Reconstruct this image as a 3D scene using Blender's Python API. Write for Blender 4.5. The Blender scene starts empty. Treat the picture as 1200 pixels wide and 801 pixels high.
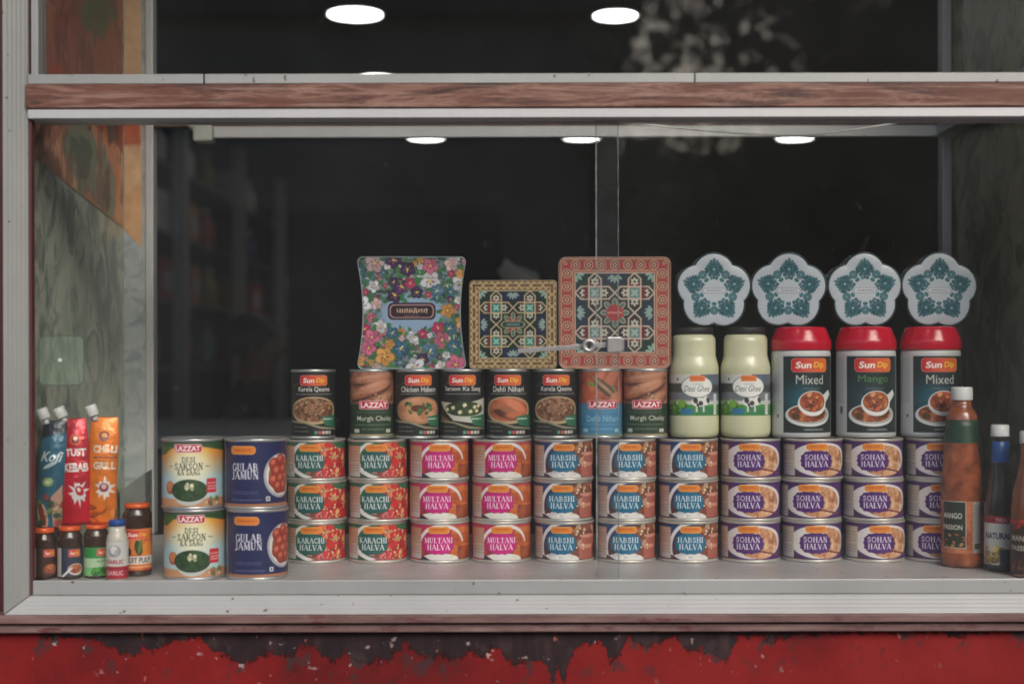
import bpy, math, random
import numpy as np
from mathutils import Vector

R_ = math.radians
random.seed(7)
S = bpy.context.scene
COL = S.collection
K = 0.0006            # metres per photo pixel per metre of distance (50 mm lens)
ZC = 1.14             # camera height
D0 = 2.15             # camera distance to the shop glass (glass at y = 0)
ZS = ZC - 0.338       # top of the display shelf


def at(px, py, d):
    return Vector(((px - 600) * K * d, d - D0, ZC + (420 - py) * K * d))


# ------------------------------------------------------------------ materials
def lin(c):
    c = np.asarray(c, dtype=float)
    return np.where(c <= 0.04045, c / 12.92, ((c + 0.055) / 1.055) ** 2.4)


def rgb(r, g, b):
    return tuple(float(v) for v in lin((r / 255, g / 255, b / 255))) + (1.0,)


class NT:
    def __init__(self, m):
        self.m = m
        m.use_nodes = True
        self.t = m.node_tree
        self.t.nodes.clear()
        self.out = self.t.nodes.new('ShaderNodeOutputMaterial')

    def n(self, typ, **kw):
        nd = self.t.nodes.new(typ)
        for k, v in kw.items():
            if k.startswith('i_'):
                nd.inputs[k[2:].replace('_', ' ')].default_value = v
            else:
                setattr(nd, k, v)
        return nd

    def l(self, a, b):
        self.t.links.new(a, b)

    def ramp(self, fac, stops):
        r = self.n('ShaderNodeValToRGB')
        el = r.color_ramp.elements
        while len(el) < len(stops):
            el.new(0.5)
        for e, (p, c) in zip(el, stops):
            e.position = p
            e.color = c
        self.l(fac, r.inputs[0])
        return r.outputs[0]

    def noise(self, scale, stretch=(1, 1, 1), detail=4, rough=0.55, dist=0.0):
        tc = self.n('ShaderNodeTexCoord')
        mp = self.n('ShaderNodeMapping')
        mp.inputs['Scale'].default_value = stretch
        self.l(tc.outputs['Object'], mp.inputs[0])
        nz = self.n('ShaderNodeTexNoise')
        nz.inputs['Scale'].default_value = scale
        nz.inputs['Detail'].default_value = detail
        nz.inputs['Roughness'].default_value = rough
        nz.inputs['Distortion'].default_value = dist
        self.l(mp.outputs[0], nz.inputs['Vector'])
        return nz.outputs['Fac']

    def mix(self, fac, a, b, mode='MIX'):
        x = self.n('ShaderNodeMix', data_type='RGBA', blend_type=mode)
        if isinstance(fac, float):
            x.inputs[0].default_value = fac
        else:
            self.l(fac, x.inputs[0])
        for v, k in ((a, 6), (b, 7)):
            if isinstance(v, tuple):
                x.inputs[k].default_value = v
            else:
                self.l(v, x.inputs[k])
        return x.outputs[2]

    def math(self, op, a, b=0.0, c=0.0):
        x = self.n('ShaderNodeMath', operation=op)
        for k, v in enumerate((a, b, c)):
            if isinstance(v, (int, float)):
                x.inputs[k].default_value = v
            else:
                self.l(v, x.inputs[k])
        return x.outputs[0]

    def bsdf(self, col, rough=0.5, metal=0.0, bump=None, bstr=0.2, bdist=0.002, coat=0.0, spec=0.5, trans=0.0, sss=0.0):
        p = self.n('ShaderNodeBsdfPrincipled')
        if isinstance(col, tuple):
            p.inputs['Base Color'].default_value = col
        else:
            self.l(col, p.inputs['Base Color'])
        if isinstance(rough, float):
            p.inputs['Roughness'].default_value = rough
        else:
            self.l(rough, p.inputs['Roughness'])
        p.inputs['Metallic'].default_value = metal
        p.inputs['Coat Weight'].default_value = coat
        p.inputs['Coat Roughness'].default_value = 0.15
        p.inputs['Specular IOR Level'].default_value = spec
        p.inputs['Transmission Weight'].default_value = trans
        if sss:
            p.inputs['Subsurface Weight'].default_value = sss
            p.inputs['Subsurface Radius'].default_value = (0.01, 0.008, 0.005)
        if bump is not None:
            b = self.n('ShaderNodeBump')
            b.inputs['Strength'].default_value = bstr
            b.inputs['Distance'].default_value = bdist
            self.l(bump, b.inputs['Height'])
            self.l(b.outputs[0], p.inputs['Normal'])
        self.l(p.outputs[0], self.out.inputs[0])
        return p


_MATS = {}


def plain(name, c, rough=0.5, metal=0.0, var=0.12, scale=40, coat=0.0, bstr=0.08, sss=0.0):
    """a colour with faint procedural wear"""
    if name in _MATS:
        return _MATS[name]
    m = bpy.data.materials.new(name)
    t = NT(m)
    nz = t.noise(scale, detail=5)
    a = tuple(v * (1 - var) for v in c[:3]) + (1,)
    b = tuple(min(1, v * (1 + var)) for v in c[:3]) + (1,)
    col = t.ramp(nz, [(0.3, a), (0.7, b)])
    t.bsdf(col, rough, metal, nz, bstr, 0.001, coat, sss=sss)
    _MATS[name] = m
    return m


def painted(name, rough=0.4, metal=0.0, coat=0.0, bump=0.0, spec=0.5):
    if name in _MATS:
        return _MATS[name]
    m = bpy.data.materials.new(name)
    t = NT(m)
    a = t.n('ShaderNodeVertexColor', layer_name='Col')
    nz = t.noise(9, detail=3)
    col = t.mix(t.math('MULTIPLY', nz, 0.07), a.outputs['Color'], rgb(120, 115, 105))
    if bump:
        bw = t.n('ShaderNodeRGBToBW')
        t.l(a.outputs['Color'], bw.inputs[0])
        t.bsdf(col, rough, metal, bw.outputs[0], bump, 0.0015, coat, spec)
    else:
        t.bsdf(col, rough, metal, coat=coat, spec=spec)
    _MATS[name] = m
    return m


# ------------------------------------------------------------------ mesh helpers
def raw_mesh(name, co, quads=None, tris=None, ngons=None, smooth=True, col=None):
    me = bpy.data.meshes.new(name)
    co = np.asarray(co, dtype=np.float32).reshape(-1, 3)
    loops, starts, tot = [], [], 0
    for f, k in ((quads, 4), (tris, 3)):
        if f is not None and len(f):
            f = np.asarray(f, dtype=np.int32).reshape(-1, k)
            loops.append(f.ravel())
            starts.append(tot + np.arange(len(f), dtype=np.int32) * k)
            tot += f.size
    for g in (ngons or []):
        loops.append(np.asarray(g, dtype=np.int32))
        starts.append(np.array([tot], dtype=np.int32))
        tot += len(g)
    lp = np.concatenate(loops).astype(np.int32)
    st = np.concatenate(starts).astype(np.int32)
    me.vertices.add(len(co))
    me.vertices.foreach_set('co', co.ravel())
    me.loops.add(len(lp))
    me.loops.foreach_set('vertex_index', lp)
    me.polygons.add(len(st))
    me.polygons.foreach_set('loop_start', st)
    me.polygons.foreach_set('use_smooth', np.full(len(st), smooth, dtype=bool))
    me.update(calc_edges=True)
    me.validate()
    if col is not None:
        at_ = me.color_attributes.new('Col', 'FLOAT_COLOR', 'POINT')
        c = np.ones((len(co), 4), dtype=np.float32)
        c[:, :3] = lin(np.clip(np.asarray(col).reshape(-1, 3), 0, 1))
        at_.data.foreach_set('color', c.ravel())
    return me


def grid_quads(ny, nx, wrap=False):
    i, j = np.meshgrid(np.arange(ny - 1), np.arange(nx if wrap else nx - 1), indexing='ij')
    j2 = (j + 1) % nx
    a = i * nx + j
    b = i * nx + j2
    return np.stack([a, b, b + nx, a + nx], -1).reshape(-1, 4)


def lathe_me(name, prof, n=48, cap=True, smooth=True):
    """prof: (r, z) from bottom to top"""
    prof = np.asarray(prof, dtype=float)
    th = np.linspace(0, 2 * np.pi, n, endpoint=False)
    r = prof[:, 0][:, None]
    z = np.repeat(prof[:, 1][:, None], n, 1)
    co = np.stack([r * np.sin(th), -r * np.cos(th), z], -1)
    ng = []
    m = len(prof)
    if cap:
        ng = [list(range(n))[::-1], list(range((m - 1) * n, m * n))]
    return raw_mesh(name, co, quads=grid_quads(m, n, True), ngons=ng, smooth=smooth)


class MB:
    """collects simple solids into ONE mesh"""
    def __init__(self):
        self.v, self.f = [], []

    def box(self, x0, x1, y0, y1, z0, z1):
        b = len(self.v)
        self.v += [(x, y, z) for z in (z0, z1) for (x, y) in ((x0, y0), (x1, y0), (x1, y1), (x0, y1))]
        self.f += [tuple(b + i for i in q) for q in
                   ((3, 2, 1, 0), (4, 5, 6, 7), (0, 1, 5, 4), (1, 2, 6, 5), (2, 3, 7, 6), (3, 0, 4, 7))]
        return self

    def hexa(self, p):
        b = len(self.v)
        self.v += [tuple(q) for q in p]
        self.f += [tuple(b + i for i in q) for q in
                   ((3, 2, 1, 0), (4, 5, 6, 7), (0, 1, 5, 4), (1, 2, 6, 5), (2, 3, 7, 6), (3, 0, 4, 7))]
        return self

    def tube(self, pts, r, n=10, closed=False):
        pts = [Vector(p) for p in pts]
        b0 = len(self.v)
        m = len(pts)
        up = Vector((0.0123, 0.9, 0.3))
        for i, p in enumerate(pts):
            if closed:
                t = (pts[(i + 1) % m] - pts[i - 1]).normalized()
            else:
                t = (pts[min(i + 1, m - 1)] - pts[max(i - 1, 0)]).normalized()
            a = t.cross(up).normalized()
            c = t.cross(a)
            rr = r[i] if isinstance(r, (list, tuple)) else r
            for k in range(n):
                an = 2 * math.pi * k / n
                self.v.append(tuple(p + a * rr * math.cos(an) + c * rr * math.sin(an)))
        for i in range(m if closed else m - 1):
            for k in range(n):
                a0 = b0 + i * n + k
                a1 = b0 + i * n + (k + 1) % n
                c0 = b0 + ((i + 1) % m) * n + k
                c1 = b0 + ((i + 1) % m) * n + (k + 1) % n
                self.f.append((a0, a1, c1, c0))
        if not closed:
            self.f.append(tuple(b0 + k for k in range(n))[::-1])
            self.f.append(tuple(b0 + (m - 1) * n + k for k in range(n)))
        return self

    def prism(self, poly, y0, y1):
        """poly in (x,z), extruded along y"""
        b = len(self.v)
        n = len(poly)
        self.v += [(x, y0, z) for x, z in poly] + [(x, y1, z) for x, z in poly]
        self.f.append(tuple(b + i for i in range(n)))
        self.f.append(tuple(b + n + i for i in range(n))[::-1])
        for i in range(n):
            j = (i + 1) % n
            self.f.append((b + j, b + i, b + n + i, b + n + j))
        return self

    def mesh(self, name, off=(0, 0, 0), smooth=False):
        me = bpy.data.meshes.new(name)
        o = Vector(off)
        me.from_pydata([tuple(Vector(v) - o) for v in self.v], [], self.f)
        me.update()
        if smooth:
            for p in me.polygons:
                p.use_smooth = True
        return me


def obj(name, me, mat, parent=None, bevel=0.0):
    o = bpy.data.objects.new(name, me)
    COL.objects.link(o)
    if mat is not None and not me.materials:
        me.materials.append(mat)
    if parent:
        o.parent = parent
    if bevel:
        b = o.modifiers.new('bevel', 'BEVEL')
        b.width = bevel
        b.segments = 2
        b.limit_method = 'ANGLE'
    return o


def tag(o, label, cat, group=None, kind=None):
    o['label'] = label
    o['category'] = cat
    if group:
        o['group'] = group
    if kind:
        o['kind'] = kind
    return o


def struct(o):
    o['kind'] = 'structure'
    return o


def thing(name, label, cat, loc=(0, 0, 0), rz=0.0, group=None):
    o = bpy.data.objects.new(name, None)
    o.empty_display_size = 0.05
    COL.objects.link(o)
    o.location = loc
    o.rotation_euler = (0, 0, rz)
    return tag(o, label, cat, group)


def dup(root, loc, rz, label, group=None):
    r = root.copy()
    COL.objects.link(r)
    r.location = loc
    r.rotation_euler = (root.rotation_euler[0], root.rotation_euler[1], rz)
    r['label'] = label
    if group:
        r['group'] = group
    for ch in list(root.children):
        c = ch.copy()
        COL.objects.link(c)
        c.parent = r
        for g in list(ch.children):
            d = g.copy()
            COL.objects.link(d)
            d.parent = c
    return r


# ------------------------------------------------------------------ label painter (colours stored on the label mesh)
def vnoise(X, Y, sc, seed):
    rs = np.random.RandomState(seed)
    g = rs.rand(64, 64)
    x = X / sc + 100.3
    y = Y / sc + 57.7
    xi = np.floor(x).astype(int)
    yi = np.floor(y).astype(int)
    fx = x - xi
    fy = y - yi
    fx = fx * fx * (3 - 2 * fx)
    fy = fy * fy * (3 - 2 * fy)
    a = g[yi % 64, xi % 64] * (1 - fx) + g[yi % 64, (xi + 1) % 64] * fx
    b = g[(yi + 1) % 64, xi % 64] * (1 - fx) + g[(yi + 1) % 64, (xi + 1) % 64] * fx
    return a * (1 - fy) + b * fy


def fbm(X, Y, sc, seed, o=3):
    t, a, s = 0, 0.5, 0
    for k in range(o):
        t = t + a * vnoise(X, Y, sc / 2 ** k, seed + k)
        s += a
        a *= 0.6
    return t / s


_TX = {}


def text_tris(s, bold):
    k = (s, bold)
    if k in _TX:
        return _TX[k]
    cu = bpy.data.curves.new('tmp', 'FONT')
    cu.body = s
    cu.offset = bold
    cu.resolution_u = 3
    ob = bpy.data.objects.new('tmp', cu)
    COL.objects.link(ob)
    dg = bpy.context.evaluated_depsgraph_get()
    me = bpy.data.meshes.new_from_object(ob.evaluated_get(dg))
    me.calc_loop_triangles()
    v = np.array([p.co[:2] for p in me.vertices])
    t = np.array([tuple(q.vertices) for q in me.loop_triangles])
    bpy.data.objects.remove(ob)
    bpy.data.curves.remove(cu)
    bpy.data.meshes.remove(me)
    lo, hi = v.min(0), v.max(0)
    v = (v - (lo + hi) / 2) / (hi[1] - lo[1])
    _TX[k] = (v[t], (hi[0] - lo[0]) / (hi[1] - lo[1]))
    return _TX[k]


_T, _t = 0.17, 0.08
_C = [(.66, .80), (.52, .96), (.34, .98), (.16, .84), (.08, .5), (.16, .16), (.34, .02), (.52, .04), (.66, .2)]
GLYPH = {
    'A': (.8, [([(.06, 0), (.4, 1)], _t), ([(.4, 1), (.74, 0)], _T), ([(.2, .34), (.6, .34)], _t)], [(.06, 0), (.74, 0)]),
    'K': (.76, [([(.14, 0), (.14, 1)], _T), ([(.62, 1), (.16, .42)], _t), ([(.28, .56), (.68, 0)], _T)], [(.14, 0), (.14, 1), (.62, 1), (.68, 0)]),
    'R': (.74, [([(.14, 0), (.14, 1)], _T), ([(.14, 1), (.42, .99), (.56, .88), (.57, .7), (.42, .54), (.14, .52)], .11), ([(.34, .52), (.68, 0)], _T)], [(.14, 0), (.14, 1), (.68, 0)]),
    'C': (.72, [(_C, .12), ([(.66, .8), (.66, .96)], _t)], []),
    'G': (.76, [(_C, .12), ([(.66, .44), (.66, .08)], _T)], [(.64, .44)]),
    'H': (.78, [([(.14, 0), (.14, 1)], _T), ([(.64, 0), (.64, 1)], _T), ([(.14, .52), (.64, .52)], _t)], [(.14, 0), (.14, 1), (.64, 0), (.64, 1)]),
    'I': (.3, [([(.15, 0), (.15, 1)], _T)], [(.15, 0), (.15, 1)]),
    'L': (.6, [([(.14, 0), (.14, 1)], _T), ([(.14, .02), (.56, .02), (.57, .2)], _t)], [(.14, 0), (.14, 1)]),
    'V': (.76, [([(.06, 1), (.38, 0)], _T), ([(.38, 0), (.7, 1)], _t)], [(.06, 1), (.7, 1)]),
    'M': (.94, [([(.1, 0), (.15, 1)], _t), ([(.15, 1), (.46, .08)], _T), ([(.46, .08), (.78, 1)], _t), ([(.78, 1), (.84, 0)], _T)], [(.1, 0), (.84, 0), (.12, 1), (.8, 1)]),
    'U': (.74, [([(.14, 1), (.14, .28), (.26, .04)], _T), ([(.26, .04), (.42, .02), (.56, .16), (.6, .34), (.6, 1)], _t)], [(.14, 1), (.6, 1)]),
    'T': (.66, [([(.02, .97), (.64, .97)], _t), ([(.33, 0), (.33, 1)], _T), ([(.02, .98), (.02, .8)], _t), ([(.64, .98), (.64, .8)], _t)], [(.33, 0)]),
    'N': (.78, [([(.14, 0), (.14, 1)], _t), ([(.14, 1), (.64, 0)], _T), ([(.64, 0), (.64, 1)], _t)], [(.14, 0), (.1, 1), (.64, 1)]),
    'B': (.68, [([(.14, 0), (.14, 1)], _T), ([(.14, .98), (.4, .97), (.52, .86), (.5, .66), (.36, .54), (.14, .53)], .1), ([(.36, .53), (.56, .44), (.6, .24), (.48, .05), (.14, .02)], .11)], [(.12, 0), (.12, 1)]),
    'S': (.6, [([(.5, .8), (.38, .96), (.22, .96), (.1, .8), (.18, .61), (.42, .43), (.52, .25), (.42, .06), (.24, .02), (.08, .2)], .13), ([(.51, .8), (.51, .96)], _t), ([(.07, .2), (.07, .03)], _t)], []),
    'O': (.84, [([(.42 + .34 * math.cos(k * math.pi / 8), .5 + .48 * math.sin(k * math.pi / 8)) for k in range(17)], .13)], []),
    'J': (.46, [([(.3, 1), (.3, .14), (.2, -.06), (.04, -.08)], .14)], [(.3, 1)]),
    'D': (.78, [([(.14, 0), (.14, 1)], _T), ([(.14, .98), (.4, .97), (.62, .8), (.68, .5), (.62, .2), (.4, .03), (.14, .02)], .12)], [(.12, 0), (.12, 1)]),
    'E': (.62, [([(.14, 0), (.14, 1)], _T), ([(.14, .97), (.54, .97), (.54, .82)], _t), ([(.14, .52), (.44, .52)], _t), ([(.14, .03), (.56, .03), (.57, .2)], _t)], [(.12, 0), (.12, 1)]),
}


class Canvas:
    """X, Y in millimetres at each vertex; colours are sRGB 0..1"""
    def __init__(self, X, Y, step, base):
        self.X, self.Y, self.h = X, Y, step
        self.C = np.empty(X.shape + (3,))
        self.C[:] = np.array(base) / 255.0

    def put(self, m, c):
        c = np.asarray(c, dtype=float)
        if c.ndim == 1 or c.max() > 1.5:
            c = c / 255.0
        m = np.clip(m, 0, 1)[..., None]
        self.C = self.C * (1 - m) + c * m
        return self

    def soft(self, d, s=None):
        return np.clip(0.5 - d / (s or self.h * 1.2), 0, 1)

    def ell(self, cx, cy, rx, ry, rot=0.0, s=None):
        x, y = self.X - cx, self.Y - cy
        if rot:
            c, q = math.cos(rot), math.sin(rot)
            x, y = x * c + y * q, -x * q + y * c
        return self.soft((np.sqrt((x / rx) ** 2 + (y / ry) ** 2) - 1) * min(rx, ry), s)

    def rr(self, cx, cy, hw, hh, r=0.0, rot=0.0, s=None):
        x, y = self.X - cx, self.Y - cy
        if rot:
            c, q = math.cos(rot), math.sin(rot)
            x, y = x * c + y * q, -x * q + y * c
        qx, qy = np.abs(x) - hw + r, np.abs(y) - hh + r
        d = np.sqrt(np.maximum(qx, 0) ** 2 + np.maximum(qy, 0) ** 2) + np.minimum(np.maximum(qx, qy), 0) - r
        return self.soft(d, s)

    def seg(self, x0, y0, x1, y1, w, X=None, Y=None):
        X = self.X if X is None else X
        Y = self.Y if Y is None else Y
        dx, dy = x1 - x0, y1 - y0
        t = np.clip(((X - x0) * dx + (Y - y0) * dy) / (dx * dx + dy * dy + 1e-9), 0, 1)
        return self.soft(np.hypot(X - x0 - t * dx, Y - y0 - t * dy) - w)

    def poly(self, pts):
        acc = 0
        h = self.h / 3
        for ox, oy in ((-h, -h), (h, -h), (-h, h), (h, h)):
            X, Y = self.X + ox, self.Y + oy
            ins = np.zeros(X.shape, bool)
            n = len(pts)
            for i in range(n):
                x0, y0 = pts[i]
                x1, y1 = pts[(i + 1) % n]
                if y0 == y1:
                    continue
                c = ((y0 > Y) != (y1 > Y)) & (X < (x1 - x0) * (Y - y0) / (y1 - y0) + x0)
                ins ^= c
            acc = acc + ins
        return acc / 4.0

    def scal(self, cx, cy, rx, ry, n=12, a=0.06):
        """scalloped oval"""
        x, y = (self.X - cx) / rx, (self.Y - cy) / ry
        r = (np.abs(x) ** 2.6 + np.abs(y) ** 2.6) ** (1 / 2.6)
        th = np.arctan2(y, x)
        return self.soft((r - 1 + a * np.abs(np.sin(th * n / 2))) * min(rx, ry))

    def text(self, s, cx, cy, h, c, w=None, bold=0.0, shear=0.0, mul=1.0):
        tr, asp = text_tris(s, bold)
        sx = (w / asp) if w else h
        P = tr.copy()
        P[..., 0] = P[..., 0] * sx + P[..., 1] * h * shear + cx
        P[..., 1] = P[..., 1] * h + cy
        lo, hi = P.reshape(-1, 2).min(0) - self.h, P.reshape(-1, 2).max(0) + self.h
        sel = (self.X > lo[0]) & (self.X < hi[0]) & (self.Y > lo[1]) & (self.Y < hi[1])
        x, y = self.X[sel], self.Y[sel]
        if not len(x):
            return self
        k = self.h / 3
        ox = np.array([-k, 0, k] * 3)
        oy = np.array([-k] * 3 + [0] * 3 + [k] * 3)
        xs = x[:, None] + ox
        ys = y[:, None] + oy
        cov = np.zeros(xs.shape, bool)
        for (a, b, d) in P:
            den = (b[1] - d[1]) * (a[0] - d[0]) + (d[0] - b[0]) * (a[1] - d[1])
            if abs(den) < 1e-9:
                continue
            near = (x > min(a[0], b[0], d[0]) - self.h) & (x < max(a[0], b[0], d[0]) + self.h)
            if not near.any():
                continue
            xx, yy = xs[near], ys[near]
            l1 = ((b[1] - d[1]) * (xx - d[0]) + (d[0] - b[0]) * (yy - d[1])) / den
            l2 = ((d[1] - a[1]) * (xx - d[0]) + (a[0] - d[0]) * (yy - d[1])) / den
            cov[near] |= (l1 >= 0) & (l2 >= 0) & (l1 + l2 <= 1)
        m = np.zeros(self.X.shape)
        m[sel] = cov.mean(1) * mul
        return self.put(m, c)

    def serif(self, s, cx, cy, h, c, w):
        adv = [GLYPH[ch][0] if ch != ' ' else 0.35 for ch in s]
        tot = sum(adv) + 0.12 * (len(s) - 1)
        sx = w / tot
        x = cx - w / 2
        y = cy - h / 2
        m = np.zeros(self.X.shape)
        for ch, a in zip(s, adv):
            if ch != ' ':
                for pts, wd in GLYPH[ch][1]:
                    for (x0, y0), (x1, y1) in zip(pts[:-1], pts[1:]):
                        m = np.maximum(m, self.seg(x + x0 * sx, y + y0 * h, x + x1 * sx, y + y1 * h, wd * h * 0.5))
                for (px, py) in GLYPH[ch][2]:
                    m = np.maximum(m, self.seg(x + (px - .15) * sx, y + py * h, x + (px + .15) * sx, y + py * h, 0.028 * h))
            x += (a + 0.12) * sx
        return self.put(m, c)

    def food(self, mask, pal, sc, seed, con=1.6):
        n = fbm(self.X, self.Y, sc, seed, 4)
        n = np.clip((n - 0.5) * con + 0.5, 0, 1)
        pal = np.array(pal, dtype=float) / 255
        t = n * (len(pal) - 1)
        i = np.clip(t.astype(int), 0, len(pal) - 2)
        f = (t - i)[..., None]
        return self.put(mask, pal[i] * (1 - f) + pal[i + 1] * f)

    def blobs(self, mask, n, box, size, pal, seed, asp=0.7, al=0.9, shade=True):
        rs = np.random.RandomState(seed)
        for _ in range(n):
            cx = rs.uniform(box[0], box[1])
            cy = rs.uniform(box[2], box[3])
            r = rs.uniform(*size)
            c = np.array(pal[rs.randint(len(pal))], float) * rs.uniform(0.85, 1.1)
            ro = rs.uniform(0, 3.14)
            if shade:
                self.put(self.ell(cx + 0.25 * r, cy - 0.3 * r, r * 1.08, r * asp * 1.08, ro) * mask * 0.55, np.array(c) * 0.45)
            self.put(self.ell(cx, cy, r, r * asp, ro) * mask * al, np.minimum(c, 255))
        return self

    def fine(self, x0, x1, ys, c, seed, h=0.45, al=0.7):
        """illegible small print"""
        rs = np.random.RandomState(seed)
        for y in ys:
            x = x0
            while x < x1:
                w = rs.uniform(0.8, 3.0)
                self.put(self.rr(x + w / 2, y, w / 2, h, 0.2) * al, c)
                x += w + rs.uniform(0.6, 1.2)
        return self

    def sunlogo(self, cx, cy, hw, hh):
        g = np.clip((self.X - cx + hw) / (2 * hw), 0, 1)[..., None]
        c = np.array([205, 40, 48]) * (1 - g) + np.array([232, 122, 48]) * g
        self.put(self.rr(cx, cy, hw + 0.7, hh + 0.7, hh * 0.6), (236, 150, 130))
        self.put(self.rr(cx, cy, hw, hh, hh * 0.6), np.broadcast_to(c, self.C.shape) / 255)
        self.text('Sun', cx - hw * 0.36, cy + 0.2, hh * 1.02, (252, 246, 240), w=hw * 0.82, bold=0.03, shear=0.15)
        self.text('Dip', cx + hw * 0.48, cy - hh * 0.06, hh * 1.15, (250, 196, 70), w=hw * 0.62, bold=0.03, shear=0.15)
        self.fine(cx - hw * 0.5, cx + hw * 0.4, [cy - hh * 0.72], (240, 190, 170), 4, 0.25)
        return self

    def lazzat(self, cx, cy, hw, hh):
        self.put(self.rr(cx, cy, hw, hh, hh * 0.5), (245, 220, 222))
        self.put(self.rr(cx, cy, hw - 0.8, hh - 0.8, hh * 0.5), (200, 34, 66))
        self.text('LAZZAT', cx, cy, hh * 1.25, (255, 252, 250), w=hw * 1.75, bold=0.03)
        return self


def arc_canvas(R, h, step, base, span=200):
    w = R * R_(span)
    s = np.linspace(-w / 2, w / 2, int(w / step) + 1)
    y = np.linspace(0, h, int(h / step) + 1)
    X, Y = np.meshgrid(s, y)
    return Canvas(X, Y, step, base)


def wrap_me(name, cv, R, z0, prof=None, back=None):
    """wraps a painted canvas round a can of radius R mm (or prof(z)); closes it at the back"""
    s = cv.X[0]
    extra = np.linspace(s[-1], 2 * np.pi * R + s[0], 16)[1:-1]
    ss = np.concatenate([s, extra])
    y = cv.Y[:, 0]
    bc = np.array(back if back is not None else (cv.C[:, 0].mean(0) * 255)) / 255
    ex = np.broadcast_to(bc, (len(y), len(extra), 3))
    C = np.concatenate([cv.C, ex], 1)
    th = ss / R
    z = y + z0
    r = np.array([prof(v) for v in z]) if prof else np.full(len(z), R)
    co = np.stack([r[:, None] * np.sin(th), -r[:, None] * np.cos(th), np.repeat(z[:, None], len(th), 1)], -1) / 1000
    return raw_mesh(name, co, quads=grid_quads(len(y), len(ss), True), col=C)


def U(R, u):
    return R * math.asin(max(-1, min(1, u)))


LAB = painted('printed_paper_label', 0.42, 0.0, 0.15)
TINP = painted('printed_tin', 0.3, 0.15, 0.2, 0.25)
M_TIN = plain('tinplate_rim', (0.62, 0.59, 0.53, 1), 0.34, 0.55, 0.08, 60)
M_TIN2 = plain('grey_tinplate_rim', (0.55, 0.56, 0.56, 1), 0.3, 0.75, 0.08, 60)

# ------------------------------------------------------------------ painted labels
HR = 49.3


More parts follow.
